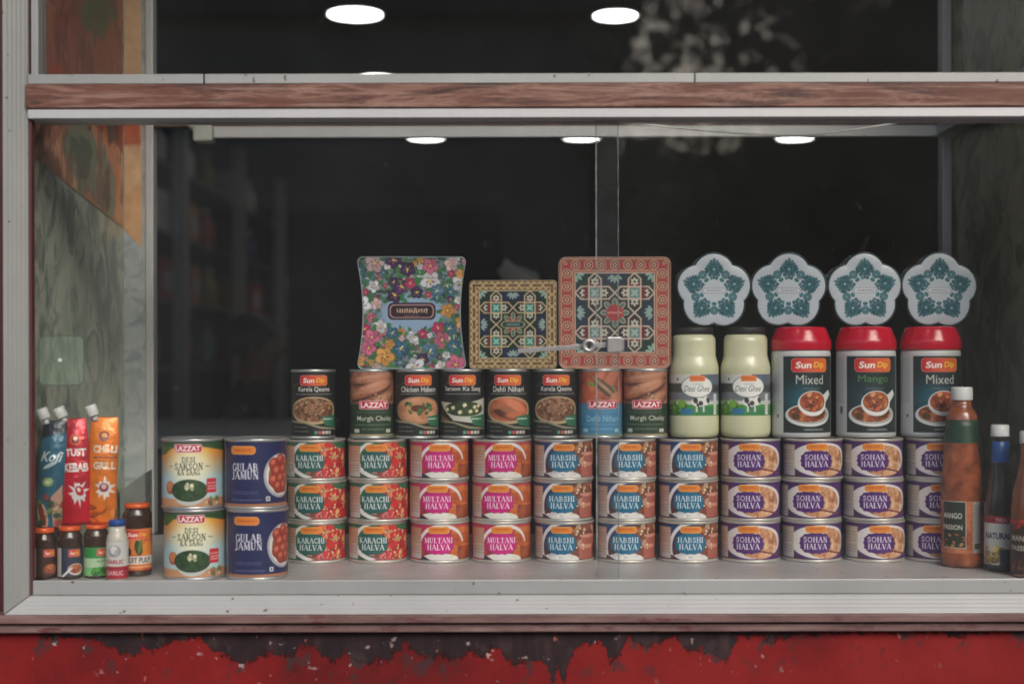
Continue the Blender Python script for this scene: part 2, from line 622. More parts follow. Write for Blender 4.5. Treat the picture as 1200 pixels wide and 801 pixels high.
def halva_label(kind):
    LH = 58.0
    c = arc_canvas(HR, LH, 0.62, {'karachi': (58, 108, 84), 'multani': (196, 44, 92),
                                  'habshi': (36, 62, 112), 'sohan': (78, 38, 104)}[kind])
    u = lambda v: U(HR, v)
    Y = lambda f: f * LH
    X = c.X
    ones = np.ones_like(X)
    if kind == 'karachi':
        right = c.soft(u(0.0) - X, 14)
        c.food(right, [(172, 20, 34), (214, 44, 52), (206, 40, 40), (236, 130, 96)], 12, 11, 1.8)
        c.blobs(right, 34, (u(0.1), u(0.97), 0, LH), (3.5, 7.5), [(224, 30, 52), (204, 22, 44), (236, 120, 80), (244, 190, 130), (226, 62, 58)], 5, 0.8, 0.85)
        c.blobs(right, 40, (u(0.12), u(0.97), 0, LH * 0.95), (1.5, 3.4), [(246, 206, 150), (240, 160, 110), (250, 224, 180)], 6, 0.6, 0.85)
        c.put(c.poly([(u(0.55), LH), (u(0.72), LH * 0.86), (u(0.98), LH * 0.8), (u(1), LH)]), (60, 112, 78))
        c.blobs(ones, 22, (u(-0.35), u(0.45), 0, LH * 0.2), (1.5, 4), [(214, 60, 72), (240, 170, 160), (226, 120, 110)], 8)
    if kind == 'multani':
        c.put(c.soft(u(-0.55) - X, 10) * c.soft(c.Y - Y(0.5), 30), (120, 60, 40))
        for (x0, y0, w, h, t) in ((0.30, 0.40, 0.42, 0.52, 0), (0.66, 0.10, 0.34, 0.42, 1), (0.28, 0.0, 0.26, 0.40, 2), (0.6, 0.45, 0.4, 0.45, 3)):
            a, b = u(x0), u(min(0.99, x0 + w))
            y, hh = Y(y0), Y(h)
            c.put(c.poly([(a, y), (b, y - 2), (b + 1, y + hh), (a + 2, y + hh + 2)]), ((178, 74, 42), (150, 58, 40), (206, 92, 44), (186, 82, 48))[t])
            c.put(c.poly([(a + 2, y + hh * 0.68), (b + 1, y + hh * 0.62), (b + 1, y + hh), (a + 4, y + hh + 2)]), (218, 124, 66))
        c.food(c.soft(u(0.34) - X, 6) * 0.35, [(130, 44, 34), (214, 120, 60), (240, 160, 90)], 6, 21)
    if kind == 'habshi':
        c.put(c.soft(u(-0.6) - X, 6) * c.soft(X - u(0.3), 8) * c.soft(c.Y - Y(0.6), 10), (92, 44, 44))
        right = c.soft(u(0.28) - X, 8)
        c.food(right, [(70, 34, 28), (126, 66, 50), (164, 96, 70)], 9, 31)
        c.blobs(right, 26, (u(0.36), u(0.98), LH * 0.45, LH), (3, 6), [(150, 84, 52), (186, 122, 78), (120, 60, 44), (222, 190, 160)], 32, 0.8)
        for (a, y, b, h) in ((0.58, 0.02, 0.96, 0.46), (0.66, 0.42, 0.99, 0.3)):
            c.put(c.rr((u(a) + u(b)) / 2, Y(y + h / 2), (u(b) - u(a)) / 2, Y(h / 2), 3), (176, 98, 84))
            c.put(c.rr((u(a) + u(b)) / 2, Y(y + h * 0.82), (u(b) - u(a)) / 2 - 1, Y(h * 0.16), 2), (216, 150, 130))
        c.blobs(right, 14, (u(0.3), u(0.75), LH * 0.3, LH), (1.6, 3.2), [(246, 232, 210), (232, 206, 170)], 33)
    if kind == 'sohan':
        c.put(c.ell(u(0.24), Y(0.5), u(0.86) + 4, Y(0.48)), (232, 226, 224))
        f = c.ell(u(0.42), Y(0.46), u(0.70), Y(0.44))
        c.food(f, [(150, 92, 62), (196, 134, 94), (216, 164, 124), (236, 204, 170)], 9, 41, 1.8)
        c.blobs(f, 60, (u(-0.1), u(0.93), 0, LH), (1.6, 4.2), [(222, 168, 128), (196, 124, 84), (240, 214, 180), (206, 150, 116), (190, 140, 60)], 42, 0.6)
        c.put(c.seg(u(0.45), Y(0.24), u(0.95), Y(0.1), 1.4), (120, 50, 52))
    # pale plate edge sweeping round the name plate
    if kind in ('karachi', 'multani', 'habshi'):
        if kind == 'karachi':
            ring = c.ell(u(0.05), Y(0.52), u(0.84), Y(0.56)) * (1 - c.ell(u(0.12), Y(0.54), u(0.76), Y(0.50))) * c.soft(X - u(-0.1), 8)
        elif kind == 'multani':
            ring = c.ell(u(0.02), Y(0.44), u(0.74), Y(0.58)) * (1 - c.ell(u(0.03), Y(0.40), u(0.69), Y(0.52))) * c.soft(Y(0.5) - c.Y, 4)
        else:
            ring = c.ell(u(0.02), Y(0.36), u(0.72), Y(0.72)) * (1 - c.ell(u(0.08), Y(0.34), u(0.68), Y(0.66))) * c.soft(X - u(0.0), 6)
        c.put(ring, (236, 232, 232))
    if kind in ('multani', 'habshi'):
        c.put(c.ell(u(-0.05), Y(0.02), u(0.62), Y(0.17)), (236, 232, 226))
        if kind == 'habshi':
            c.blobs(np.ones_like(X), 16, (u(-0.55), u(0.4), 0, Y(0.2)), (2, 4), [(246, 246, 248), (226, 226, 232), (240, 240, 244)], 71, 0.8, 0.9, False)
        c.put(c.ell(u(-0.62), Y(0.07), 6, 2.2), (70, 74, 70))
    c.put(c.poly([(u(-0.74), 0), (u(-0.74), Y(0.17)), (u(-0.52), Y(0.08)), (u(-0.36), 0)]), (62, 92, 78) if kind == 'karachi' else (70, 46, 60))
    # nutrition panel on the left
    p = c.rr((u(-0.66) + u(-0.985)) / 2, Y(0.47), (u(-0.66) - u(-0.985)) / 2, Y(0.44), 1.0)
    top = {'karachi': (206, 140, 106), 'multani': (196, 140, 104), 'habshi': (206, 160, 136), 'sohan': (206, 190, 156)}[kind]
    g = np.clip(c.Y / LH, 0, 1)[..., None]
    c.put(p, (np.array((206, 204, 200)) * (1 - g) + np.array(top) * g) / 255)
    c.fine(u(-0.96), u(-0.7), [Y(v) for v in (0.2, 0.28, 0.36, 0.5, 0.58, 0.66, 0.74)], (110, 90, 80), 9, 0.6, 0.6)
    # name plate
    pc = {'karachi': (34, 94, 90), 'multani': (206, 24, 128), 'habshi': (14, 106, 142), 'sohan': (78, 26, 112)}[kind]
    cx = u({'karachi': -0.17, 'multani': -0.1, 'habshi': -0.02, 'sohan': 0.04}[kind])
    c.put(c.scal(cx, Y(0.46), HR * 0.56, Y(0.31), 14, 0.07), np.array(pc) * 0.8)
    c.put(c.scal(cx, Y(0.46), HR * 0.535, Y(0.295), 14, 0.07), pc)
    # orange name oval
    c.put(c.rr(cx + 1, Y(0.855), HR * 0.37, Y(0.1), Y(0.09)), (238, 184, 96))
    c.put(c.rr(cx + 1, Y(0.855), HR * 0.35, Y(0.085), Y(0.08)), (232, 136, 48))
    c.fine(cx - 10, cx + 12, [Y(0.87)], (196, 84, 30), 3, 1.4, 0.8)
    name = {'karachi': 'KARACHI', 'multani': 'MULTANI', 'habshi': 'HABSHI', 'sohan': 'SOHAN'}[kind]
    w = {'karachi': 47, 'multani': 48, 'habshi': 43, 'sohan': 40}[kind]
    c.serif(name, cx, Y(0.565), 8.2, (250, 248, 250), w)
    c.serif('HALVA', cx, Y(0.37), 8.6, (250, 248, 250), 38)
    if kind == 'multani':
        c.put(c.ell(u(0.36), Y(0.1), 3, 3), (228, 224, 190))
    c.fine(u(-0.3), u(0.4), [Y(0.05)], (230, 224, 220), 12, 0.4, 0.5)
    return c


def food_can_label(kind):
    R, LH = 37.2, 107.0
    u = lambda v: U(R, v)
    Y = lambda f: f * LH
    c = arc_canvas(R, LH, 0.62, (22, 25, 25))
    one = np.ones_like(c.X)
    names = {'karela': 'Karela Qeema', 'haleem': 'Chicken Haleem', 'sarson': 'Sarson Ka Saag', 'nihari': 'Dehli Nihari'}
    c.put(c.seg(u(-0.9), Y(0.76), u(-0.5), Y(0.86), 0.5) * 0.7, (150, 140, 130))
    c.sunlogo(0, Y(0.868), R * 0.63, 8.2)
    w = {'karela': 57, 'haleem': 66, 'sarson': 68, 'nihari': 56}[kind]
    c.text(names[kind], 1, Y(0.728), 9.4, (238, 236, 232), w=w, bold=0.012)
    c.fine(-34, 34, [Y(0.655)], (206, 200, 190), 17, 0.7, 0.75)
    plate = c.ell(0, Y(0.40), u(0.93), Y(0.215))
    inner = c.ell(0, Y(0.41), u(0.87), Y(0.185))
    if kind == 'sarson':
        c.put(c.poly([(u(-0.98), Y(0.54)), (u(0), Y(0.50)), (u(0.98), Y(0.60)), (u(0.98), Y(0.12)), (u(0.5), Y(0.20)), (u(-0.4), Y(0.24)), (u(-0.8), Y(0.4))]), (206, 206, 192))
        g = c.ell(4, Y(0.42), u(0.83), Y(0.115))
        c.food(g, [(24, 40, 22), (44, 66, 34), (70, 92, 46)], 5, 51)
        for (x, y) in ((-16, .44), (4, .48), (22, .45), (-4, .37), (14, .38), (30, .47), (-28, .41), (26, .39)):
            c.put(c.rr(x, Y(y), 3.2, 2.8, 1.2, 0.5), (232, 222, 180))
        c.put(c.poly([(u(-1), Y(0.36)), (u(-0.55), Y(0.25)), (u(-0.9), Y(0.2))]), (128, 74, 52))
    else:
        c.put(plate, (196, 172, 132) if kind != 'haleem' else (176, 130, 96))
        if kind == 'karela':
            c.food(inner, [(84, 52, 36), (140, 94, 66), (176, 132, 100)], 6, 52, 1.8)
            c.blobs(inner, 90, (u(-0.85), u(0.85), Y(0.22), Y(0.6)), (1.4, 3.6), [(150, 100, 72), (184, 140, 108), (120, 72, 48), (206, 166, 130), (96, 66, 40)], 53, 0.6)
        elif kind == 'haleem':
            c.food(inner, [(176, 112, 76), (204, 142, 104), (222, 168, 130)], 14, 54)
            c.put(c.ell(0, Y(0.43), 13, 6), (96, 50, 36))
            c.blobs(one, 18, (-24, 24, Y(0.36), Y(0.52)), (2, 4.4), [(56, 110, 52), (84, 138, 70), (44, 86, 48)], 55)
        else:
            c.food(inner, [(126, 60, 40), (188, 98, 66), (214, 128, 90)], 12, 56)
            for (x, y, a, b, r, q) in ((14, .47, 22, 7, -0.5, (226, 134, 98)), (-14, .36, 20, 5, -0.5, (96, 52, 38)), (2, .40, 18, 4, -0.4, (170, 110, 74)), (-20, .46, 14, 5, 0.2, (196, 120, 84)), (12, .33, 16, 5, 0.1, (206, 116, 80))):
                c.put(c.ell(x, Y(y), a, b, r, 3) * inner, q)
    # pale ribbon and black lower part
    c.put(c.poly([(u(-1), Y(0.255)), (u(-0.4), Y(0.225)), (u(0.3), Y(0.15)), (u(1), Y(0.11)), (u(1), 0), (u(-1), 0)]), (150, 146, 116))
    c.put(c.poly([(u(-1), Y(0.22)), (u(-0.4), Y(0.195)), (u(0.3), Y(0.115)), (u(1), Y(0.085)), (u(1), 0), (u(-1), 0)]), (24, 26, 26))
    c.put(c.poly([(u(0.35), Y(0.3)), (u(0.97), Y(0.34)), (u(0.97), Y(0.12)), (u(0.5), Y(0.17))]), (48, 116, 84))
    c.fine(u(0.42), u(0.85), [Y(0.265)], (226, 232, 222), 61, 1.3, 0.9)
    c.fine(u(-0.85), u(-0.3), [Y(0.14), Y(0.075)], (196, 192, 184), 62, 0.9, 0.6)
    for i, q in enumerate(((70, 160, 140), (206, 90, 80), (226, 190, 180), (220, 216, 206), (214, 200, 190))):
        c.put(c.rr(u(0.1) + i * 6.4, Y(0.055), 2.6, 2.6, 0.4), q)
    return c


def half_photo_label(kind):
    R, LH = 37.2, 107.0
    u = lambda v: U(R, v)
    Y = lambda f: f * LH
    base = (34, 58, 40) if kind == 'murgh' else (64, 136, 178)
    c = arc_canvas(R, LH, 0.62, base)
    top = c.soft(Y(0.5) - c.Y, 2)
    if kind == 'murgh':
        c.food(top, [(110, 62, 46), (168, 108, 82), (196, 140, 112)], 10, 81, 1.6)
        for (x, y, a, b, r, q) in ((0, .90, 40, 7, 0.12, (186, 126, 98)), (4, .76, 34, 9, 0.30, (196, 134, 104)), (-24, .64, 22, 6, 0.2, (176, 112, 82)), (24, .60, 20, 6, 0.3, (190, 128, 98))):
            c.put(c.ell(x + 1, Y(y) - 5, a, b, r, 3) * top, (84, 44, 34))
            c.put(c.ell(x, Y(y), a, b, r, 4) * top, q)
            c.put(c.ell(x - 2, Y(y) + b * 0.4, a * 0.7, b * 0.3, r, 4) * top * 0.6, (218, 168, 138))
        c.blobs(top, 60, (u(-0.98), u(0.98), Y(0.5), LH), (0.8, 2.4), [(120, 64, 44), (214, 164, 130), (140, 84, 60)], 82, 0.6, 0.6, False)
        c.blobs(top, 12, (6, 34, Y(0.5), Y(0.66)), (2, 3.6), [(214, 178, 140), (200, 150, 110)], 83)
    else:
        c.food(top, [(120, 50, 34), (176, 84, 58), (206, 118, 86)], 14, 84, 1.5)
        for (x, y, a, b, r, q) in ((20, .9, 26, 9, 0.9, (196, 110, 80)), (-8, .84, 24, 6, 0.9, (214, 124, 88)), (10, .72, 30, 8, -0.7, (74, 60, 44)), (6, .76, 26, 3, -0.7, (196, 150, 112)), (-24, .66, 18, 9, -0.9, (190, 92, 62)), (30, .6, 14, 9, 0.3, (206, 130, 96))):
            c.put(c.ell(x, Y(y), a, b, r, 4) * top, q)
        c.put(c.ell(-16, Y(0.8), 8, 3, -0.4) * top, (120, 150, 70))
        c.put(c.ell(24, Y(0.73), 9, 2.2, -1.0) * top, (110, 130, 84))
    c.fine(-30, 30, [Y(0.385), Y(0.36)], (190, 196, 180), 86, 0.6, 0.35)
    c.lazzat(4, Y(0.485), 27, 7.2)
    c.fine(-10, 18, [Y(0.42)], (230, 200, 204), 87, 0.4, 0.6)
    if kind == 'murgh':
        c.text('Murgh Cholay', 6, Y(0.265), 10.5, (214, 214, 196), w=66, bold=0.01)
    else:
        c.text('Dehli Nihari', 4, Y(0.265), 10.5, (150, 198, 220), w=58, bold=0.012)
    c.fine(-32, 34, [Y(0.175)], (150, 170, 140) if kind == 'murgh' else (140, 190, 214), 88, 0.8, 0.7)
    c.fine(-18, 20, [Y(0.105)], (130, 160, 110) if kind == 'murgh' else (150, 196, 220), 89, 1.2, 0.7)
    for x in (-28, 31):
        c.put(c.rr(x, Y(0.08), 5.5, 3, 1), (206, 208, 190) if kind == 'murgh' else (170, 206, 224))
    c.put(c.soft(c.Y - Y(0.03), 1), (176, 160, 122) if kind == 'murgh' else (120, 150, 140))
    return c


def saag_label():
    R, LH = 47.6, 98.0
    u = lambda v: U(R, v)
    Y = lambda f: f * LH
    c = arc_canvas(R, LH, 0.62, (232, 226, 190))
    f = c.Y / LH
    g = np.clip((f - 0.45) * 2.4, 0, 1)[..., None]
    side = np.clip(np.abs(c.X) / 45, 0, 1)[..., None]
    warm = np.array((240, 206, 96)) * (1 - side) + np.array((232, 142, 50)) * side
    lowc = np.array((214, 228, 226)) * (1 - side * 0.6) + np.array((150, 196, 210)) * side * 0.6
    c.put(np.ones_like(f), (lowc * (1 - g) + warm * g) / 255)
    c.put(c.ell(-4, Y(0.62), 30, 26, 0, 22) * 0.9, (246, 240, 208))
    c.put(c.soft(Y(0.9) + 4 * np.cos(c.X / 22) - c.Y, 2), (44, 78, 40))
    c.put(c.poly([(u(-0.97), Y(0.97)), (u(-0.6), Y(0.92)), (u(-0.85), Y(0.8)), (u(-0.99), Y(0.78))]), (70, 104, 44))
    c.lazzat(-6, Y(0.905), 22, 6.6)
    for s, y, h, w in (('DESI', .73, 7.5, 20), ('SARSON', .625, 9.5, 44), ('KA SAAG', .53, 7.5, 34)):
        c.serif(s, -5, Y(y), h, (40, 58, 44), w)
    c.put(c.rr(-34, Y(0.625), 4, 0.5), (60, 70, 60))
    c.put(c.rr(25, Y(0.625), 4, 0.5), (60, 70, 60))
    c.put(c.soft(c.Y - Y(0.12), 3), (206, 150, 110))
    c.put(c.ell(-36, Y(0.29), 9, 10), (176, 84, 56))
    c.put(c.ell(-36, Y(0.31), 7, 7), (206, 130, 80))
    c.put(c.ell(-4, Y(0.17), 24, 15), (196, 206, 196))
    c.put(c.ell(-4, Y(0.25), 29, 17), (30, 54, 30))
    c.food(c.ell(-4, Y(0.26), 27, 15), [(22, 48, 26), (40, 74, 36), (66, 96, 48)], 5, 91)
    c.blobs(c.ell(-4, Y(0.28), 26, 13), 8, (-9, 2, Y(0.25), Y(0.36)), (2.4, 4), [(236, 232, 196), (214, 214, 170)], 92)
    c.put(c.rr(32, Y(0.32), 9, 11, 2), (206, 40, 52))
    c.fine(25, 39, [Y(0.36), Y(0.31), Y(0.27)], (244, 214, 214), 93, 1.2, 0.8)
    c.blobs(np.ones_like(f), 16, (22, 46, Y(0.02), Y(0.16)), (2, 4), [(110, 140, 70), (220, 214, 190), (190, 110, 80)], 94)
    return c


def jamun_label():
    R, LH = 47.6, 98.0
    u = lambda v: U(R, v)
    Y = lambda f: f * LH
    c = arc_canvas(R, LH, 0.62, (26, 32, 84))
    c.put(c.rr(u(-0.97), Y(0.5), 1.6, LH, 0), (190, 186, 176))
    c.put(c.soft(c.Y - Y(0.04), 1), (178, 120, 84))
    c.put(c.rr(-20, Y(0.875), 21, 6.5, 6), (240, 176, 100))
    c.put(c.rr(-20, Y(0.875), 19.8, 5.4, 5), (230, 130, 44))
    c.fine(-33, -8, [Y(0.875)], (190, 84, 30), 3, 1.5, 0.8)
    c.serif('GULAB', -17, Y(0.61), 11, (244, 242, 246), 42)
    c.serif('JAMUN', -17, Y(0.485), 11, (244, 242, 246), 44)
    c.fine(-38, 2, [Y(0.23), Y(0.2)], (150, 154, 190), 97, 0.6, 0.6)
    c.fine(-40, 10, [Y(0.1)], (150, 154, 190), 98, 0.9, 0.6)
    c.put(c.ell(43, Y(0.47), 30, 34), (176, 176, 186))
    c.put(c.ell(45, Y(0.48), 28, 31.5), (226, 218, 206))
    c.put(c.ell(45, Y(0.47), 24, 27), (150, 86, 60))
    for (x, y, r) in ((24, .66, 8), (38, .72, 8), (52, .66, 8), (30, .54, 9), (45, .56, 8.5), (24, .40, 8.5), (38, .42, 9), (52, .44, 8), (32, .30, 8), (46, .31, 8)):
        x += 7
        r *= 1.12
        c.put(c.ell(x, Y(y) - 1, r + 0.8, r + 0.8), (92, 26, 18))
        c.put(c.ell(x, Y(y), r, r, 0, 2), (166, 56, 38))
        c.put(c.ell(x - 2, Y(y) + 2.4, r * 0.5, r * 0.4, 0.4, 3) * 0.8, (226, 132, 100))
    c.put(c.rr(20, Y(0.115), 3.4, 3.4, 0.5), (220, 222, 226))
    c.put(c.ell(20, Y(0.115), 1.8, 1.8), (40, 90, 60))
    return c


def ghee_label():
    R, LH = 41.8, 69.0
    u = lambda v: U(R, v)
    Y = lambda f: f * LH
    c = arc_canvas(R, LH, 0.62, (214, 214, 206))
    f = c.Y / LH
    c.put(c.soft(Y(0.56) - c.Y, 1) * c.soft(c.Y - Y(0.78), 1), (72, 76, 74))
    c.put(c.soft(Y(0.36) - c.Y, 3) * c.soft(c.Y - Y(0.56), 1), (120, 126, 134))
    c.put(c.poly([(u(0.3), Y(1)), (u(0.3), Y(0.8)), (u(0.99), Y(0.7)), (u(0.99), Y(1))]), (96, 108, 124))
    c.put(c.soft(c.Y - Y(0.27), 2), (70, 150, 66))
    c.blobs(np.ones_like(f), 26, (u(-0.98), u(-0.3), Y(0.03), Y(0.32)), (3, 8), [(120, 176, 62), (88, 150, 54), (150, 190, 80)], 101)
    c.put(c.rr(-11, Y(0.1), 11, 5, 1), (52, 124, 166))
    c.put(c.poly([(u(0.1), Y(0.28)), (u(0.98), Y(0.12)), (u(0.98), 0), (u(0.1), Y(0.02))]), (58, 130, 80))
    # cow
    c.put(c.ell(10, Y(0.33), 13, 8), (232, 232, 228))
    c.put(c.ell(22, Y(0.36), 6, 8), (236, 236, 232))
    for (x, y, a, b) in ((4, .37, 4, 5), (13, .30, 4, 4), (26, .37, 3, 5), (8, .24, 2, 5)):
        c.put(c.ell(x, Y(y), a, b, 0.3), (52, 54, 52))
    c.put(c.rr(6, Y(0.16), 1.6, 5), (220, 220, 216))
    c.put(c.rr(18, Y(0.16), 1.6, 5), (220, 220, 216))
    c.put(c.rr(u(0.86), Y(0.27), 4.5, Y(0.25), 0), (222, 224, 220))
    c.fine(u(0.78), u(0.93), [Y(v) for v in (0.1, 0.17, 0.24, 0.31, 0.38, 0.45)], (130, 130, 130), 103, 0.5, 0.5)
    c.put(c.ell(u(0.18), Y(0.70), 29, Y(0.265)), (110, 114, 112))
    c.put(c.ell(u(0.18), Y(0.70), 27.4, Y(0.25)), (242, 242, 238))
    c.put(c.rr(u(0.18), Y(0.9), 13, 5, 2), (230, 126, 64))
    c.fine(u(0.18) - 10, u(0.18) + 10, [Y(0.9)], (196, 76, 40), 3, 1.4, 0.7)
    c.fine(u(0.18) - 8, u(0.18) + 8, [Y(0.765)], (120, 90, 84), 5, 0.7, 0.7)
    c.text('Desi Ghee', u(0.18), Y(0.655), 10, (92, 96, 98), w=44, shear=0.25)
    c.put(c.rr(u(-0.62), Y(0.88), 1.8, 2.2, 0.5), (70, 70, 70))
    return c


def pickle_label(kind):
    R, LH = 49.5, 134.0
    u = lambda v: U(R, v)
    Y = lambda f: f * LH
    c = arc_canvas(R, LH, 0.7, (206, 208, 208))
    c.fine(u(-0.97), u(-0.74), [Y(v) for v in np.linspace(0.40, 0.95, 24)], (130, 134, 134), 7, 0.7, 0.55)
    c.put(c.rr(u(-0.8), Y(0.3 if kind == 'mango' else 0.23), 3 if kind == 'mango' else 2, 6 if kind == 'mango' else 2.5, 0.3), (70, 74, 74))
    panel = c.rr((u(-0.62) + u(0.985)) / 2, Y(0.5), (u(0.985) - u(-0.62)) / 2, Y(0.475), 0.5)
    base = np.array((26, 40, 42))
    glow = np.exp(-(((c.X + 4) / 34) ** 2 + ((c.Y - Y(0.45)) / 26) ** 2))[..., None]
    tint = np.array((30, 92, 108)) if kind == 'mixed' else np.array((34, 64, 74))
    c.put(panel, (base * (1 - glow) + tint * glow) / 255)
    c.sunlogo(u(0.28), Y(0.865), 32, 11)
    if kind == 'mixed':
        c.text('Mixed', u(0.27), Y(0.685), 15, (206, 210, 202), w=48)
    else:
        c.text('Mango', u(0.27), Y(0.685), 15, (86, 140, 84), w=52)
    c.fine(u(0.0), u(0.55), [Y(0.575)], (120, 140, 140), 19, 1.4, 0.6)
    x0 = u(0.25)
    c.put(c.ell(x0, Y(0.245), 42, 19), (228, 230, 228))
    c.put(c.ell(x0 + 1, Y(0.255), 38, 16), (176, 178, 172))
    pal = [(112, 44, 30), (168, 76, 44), (206, 110, 62)] if kind == 'mixed' else [(96, 44, 28), (160, 80, 40), (214, 130, 60)]
    m = c.ell(x0 - 2, Y(0.265), 34, 14)
    c.food(m, pal, 9, 111)
    c.blobs(m, 30, (x0 - 34, x0 + 34, Y(0.16), Y(0.38)), (3, 7), [(190, 92, 50), (140, 56, 34), (214, 130, 80), (96, 70, 36)], 112)
    c.put(c.poly([(x0 + 10, Y(0.42)), (x0 + 40, Y(0.56)), (x0 + 46, Y(0.5)), (x0 + 26, Y(0.36))]), (226, 228, 226))
    c.put(c.ell(x0 + 6, Y(0.39), 26, 21), (236, 238, 236))
    c.put(c.ell(x0 + 6, Y(0.41), 23, 17), (150, 84, 56))
    m = c.ell(x0 + 6, Y(0.415), 21.5, 15.5)
    c.food(m, pal, 7, 113)
    c.blobs(m, 22, (x0 - 16, x0 + 28, Y(0.3), Y(0.53)), (3, 6), [(196, 96, 58), (150, 60, 36), (222, 150, 100), (110, 40, 26)], 114)
    c.fine(u(0.05), u(0.7), [Y(0.065)], (206, 210, 210), 115, 1.1, 0.8)
    return c


# ------------------------------------------------------------------ building cans and jars
def can_body(R, H, seam=1.0):
    r = R
    return [(r - 2.5, 0), (r + seam - .3, 0), (r + seam, .8), (r + seam, 3.4), (r + seam - .4, 4.0), (r - .6, 4.6), (r - .6, H - 4.6),
            (r + seam - .4, H - 4.0), (r + seam, H - 3.4), (r + seam, H - .6), (r + seam - .4, H), (r - 1.2, H), (r - 1.6, H - 3.0), (r - 8, H - 3.2), (r - 9, H - 2.6), (0.5, H - 2.6)]


def mm(p):
    return [(a / 1000, b / 1000) for a, b in p]


def make_can(name, label, group, R, H, cv, z0, rim, loc, rz=0.0, back=None):
    t = thing(name, label, 'can', loc, rz, group)
    obj('tin_body', lathe_me('tin_body', mm(can_body(R, H)), 56), rim, t)
    obj('label', wrap_me('label', cv, R, z0, back=back), LAB, t)
    return t


rj = random.Random(3)
# 33 halva tins in eleven stacks
cols = [(371, 'karachi'), (443, 'karachi'), (515, 'multani'), (587, 'multani'), (660, 'habshi'), (733, 'habshi'), (805.5, 'habshi'),
        (878.5, 'sohan'), (951, 'sohan'), (1023, 'sohan'), (1096, 'sohan')]
look = {'karachi': 'dark green nameplate', 'multani': 'bright pink nameplate', 'habshi': 'teal blue nameplate', 'sohan': 'purple nameplate'}
which = {'karachi': ['leftmost green stack', 'green stack beside the pink tins'],
         'multani': ['pink stack beside the green tins', 'pink stack beside the teal tins'],
         'habshi': ['teal stack beside the pink tins', 'middle teal stack', 'teal stack beside the purple tins'],
         'sohan': ['purple stack beside the teal tins', 'second purple stack from the left', 'third purple stack from the left',
                   'purple stack behind the orange bottle']}
GH = 'halva tins stacked three high on the shelf'
HH = 0.0678
proto, seen = {}, {}
for px, kind in cols:
    k = seen.get(kind, 0)
    seen[kind] = k + 1
    for lev, word in enumerate(('bottom', 'middle', 'top')):
        lbl = 'halva tin with %s, %s of the %s' % (look[kind], word, which[kind][k])
        p = at(px, 420, 2.397)
        loc = Vector((p.x + rj.uniform(-.0018, .0018), p.y + rj.uniform(-.002, .002), ZS + 0.0005 + lev * (HH + 0.0002)))
        rz = R_(rj.uniform(-8, 8)) - math.atan2(loc.x, 2.4)
        if kind not in proto:
            proto[kind] = make_can('halva_tin', lbl, GH, HR, HH * 1000, halva_label(kind), 5.0, M_TIN, loc, rz)
        else:
            dup(proto[kind], loc, rz, lbl)

# food cans standing on the halva tins
Z2 = ZS + 3 * (HH + 0.0002) + 0.0008
CH = 0.1155
GF = 'tall food cans in a row on top of the halva tins'
spec = [(367, 'karela', 'black can of brown minced meat standing alone at the left end'),
        (435.5, 'murgh', 'brown and dark green chicken curry can beside the black can with garnished orange stew'),
        (488.5, 'haleem', 'black can picturing a garnished pinkish orange stew'),
        (542, 'sarson', 'black can picturing green spinach with white cubes'),
        (596, 'nihari', 'black can picturing orange meat stew in an oval dish'),
        (650, 'karela', 'black can of brown minced meat beside the blue can'),
        (703.5, 'blue', 'brown and light blue meat stew can, the only blue one in the row'),
        (756, 'murgh', 'brown and dark green chicken curry can beside the pale ghee jar')]
pf = {}
for px, kind, lbl in spec:
    p = at(px, 420, 2.412)
    loc = Vector((p.x, p.y + rj.uniform(-.002, .002), Z2))
    rz = R_(rj.uniform(-5, 5)) - math.atan2(p.x, 2.4)
    if kind not in pf:
        cv = half_photo_label('murgh' if kind == 'murgh' else 'blue') if kind in ('murgh', 'blue') else food_can_label(kind)
        pf[kind] = make_can('food_can', lbl, GF, 37.0, CH * 1000, cv, 4.4, M_TIN2, loc, rz)
    else:
        dup(pf[kind], loc, rz, lbl)
ZT = Z2 + CH + 0.0004     # top of the food cans

# big tins at the left
GB = 'large tins stacked in pairs at the left'
TH = 0.1075
saag = make_can('large_tin', 'large yellow and pale blue spinach tin, lower of its pair', GB, 47.4, TH * 1000, saag_label(), 4.8, M_TIN2,
                (at(228, 420, 2.218).x, 2.218 - D0, ZS + .0005), R_(12))
dup(saag, (at(226, 420, 2.218).x, 2.218 - D0, ZS + .001 + TH), R_(10), 'large yellow and pale blue spinach tin, upper of its pair')
jam = make_can('large_tin', 'large navy blue tin picturing red brown sweet balls, lower of its pair', GB, 47.4, TH * 1000, jamun_label(), 4.8, M_TIN2,
               (at(301, 420, 2.218).x, 2.218 - D0, ZS + .0005), R_(13))
dup(jam, (at(299.5, 420, 2.218).x, 2.218 - D0, ZS + .001 + TH), R_(9), 'large navy blue tin picturing red brown sweet balls, upper of its pair')

# ghee jars
M_GHEE = plain('pale_ghee', (0.66, 0.66, 0.44, 1), 0.3, 0, 0.05, 12, 0.5, 0.02)
M_DARKCAP = plain('dark_cap', (0.012, 0.011, 0.011, 1), 0.6)


def ghee_prof():
    return [(30, 0), (37, .6), (40.5, 4), (42, 10), (42, 34), (41.2, 38), (41.2, 106), (42, 109), (41.8, 118), (40, 126), (38, 133), (36.8, 138), (36.8, 160), (36.4, 166), (34, 171), (30, 173.5)]


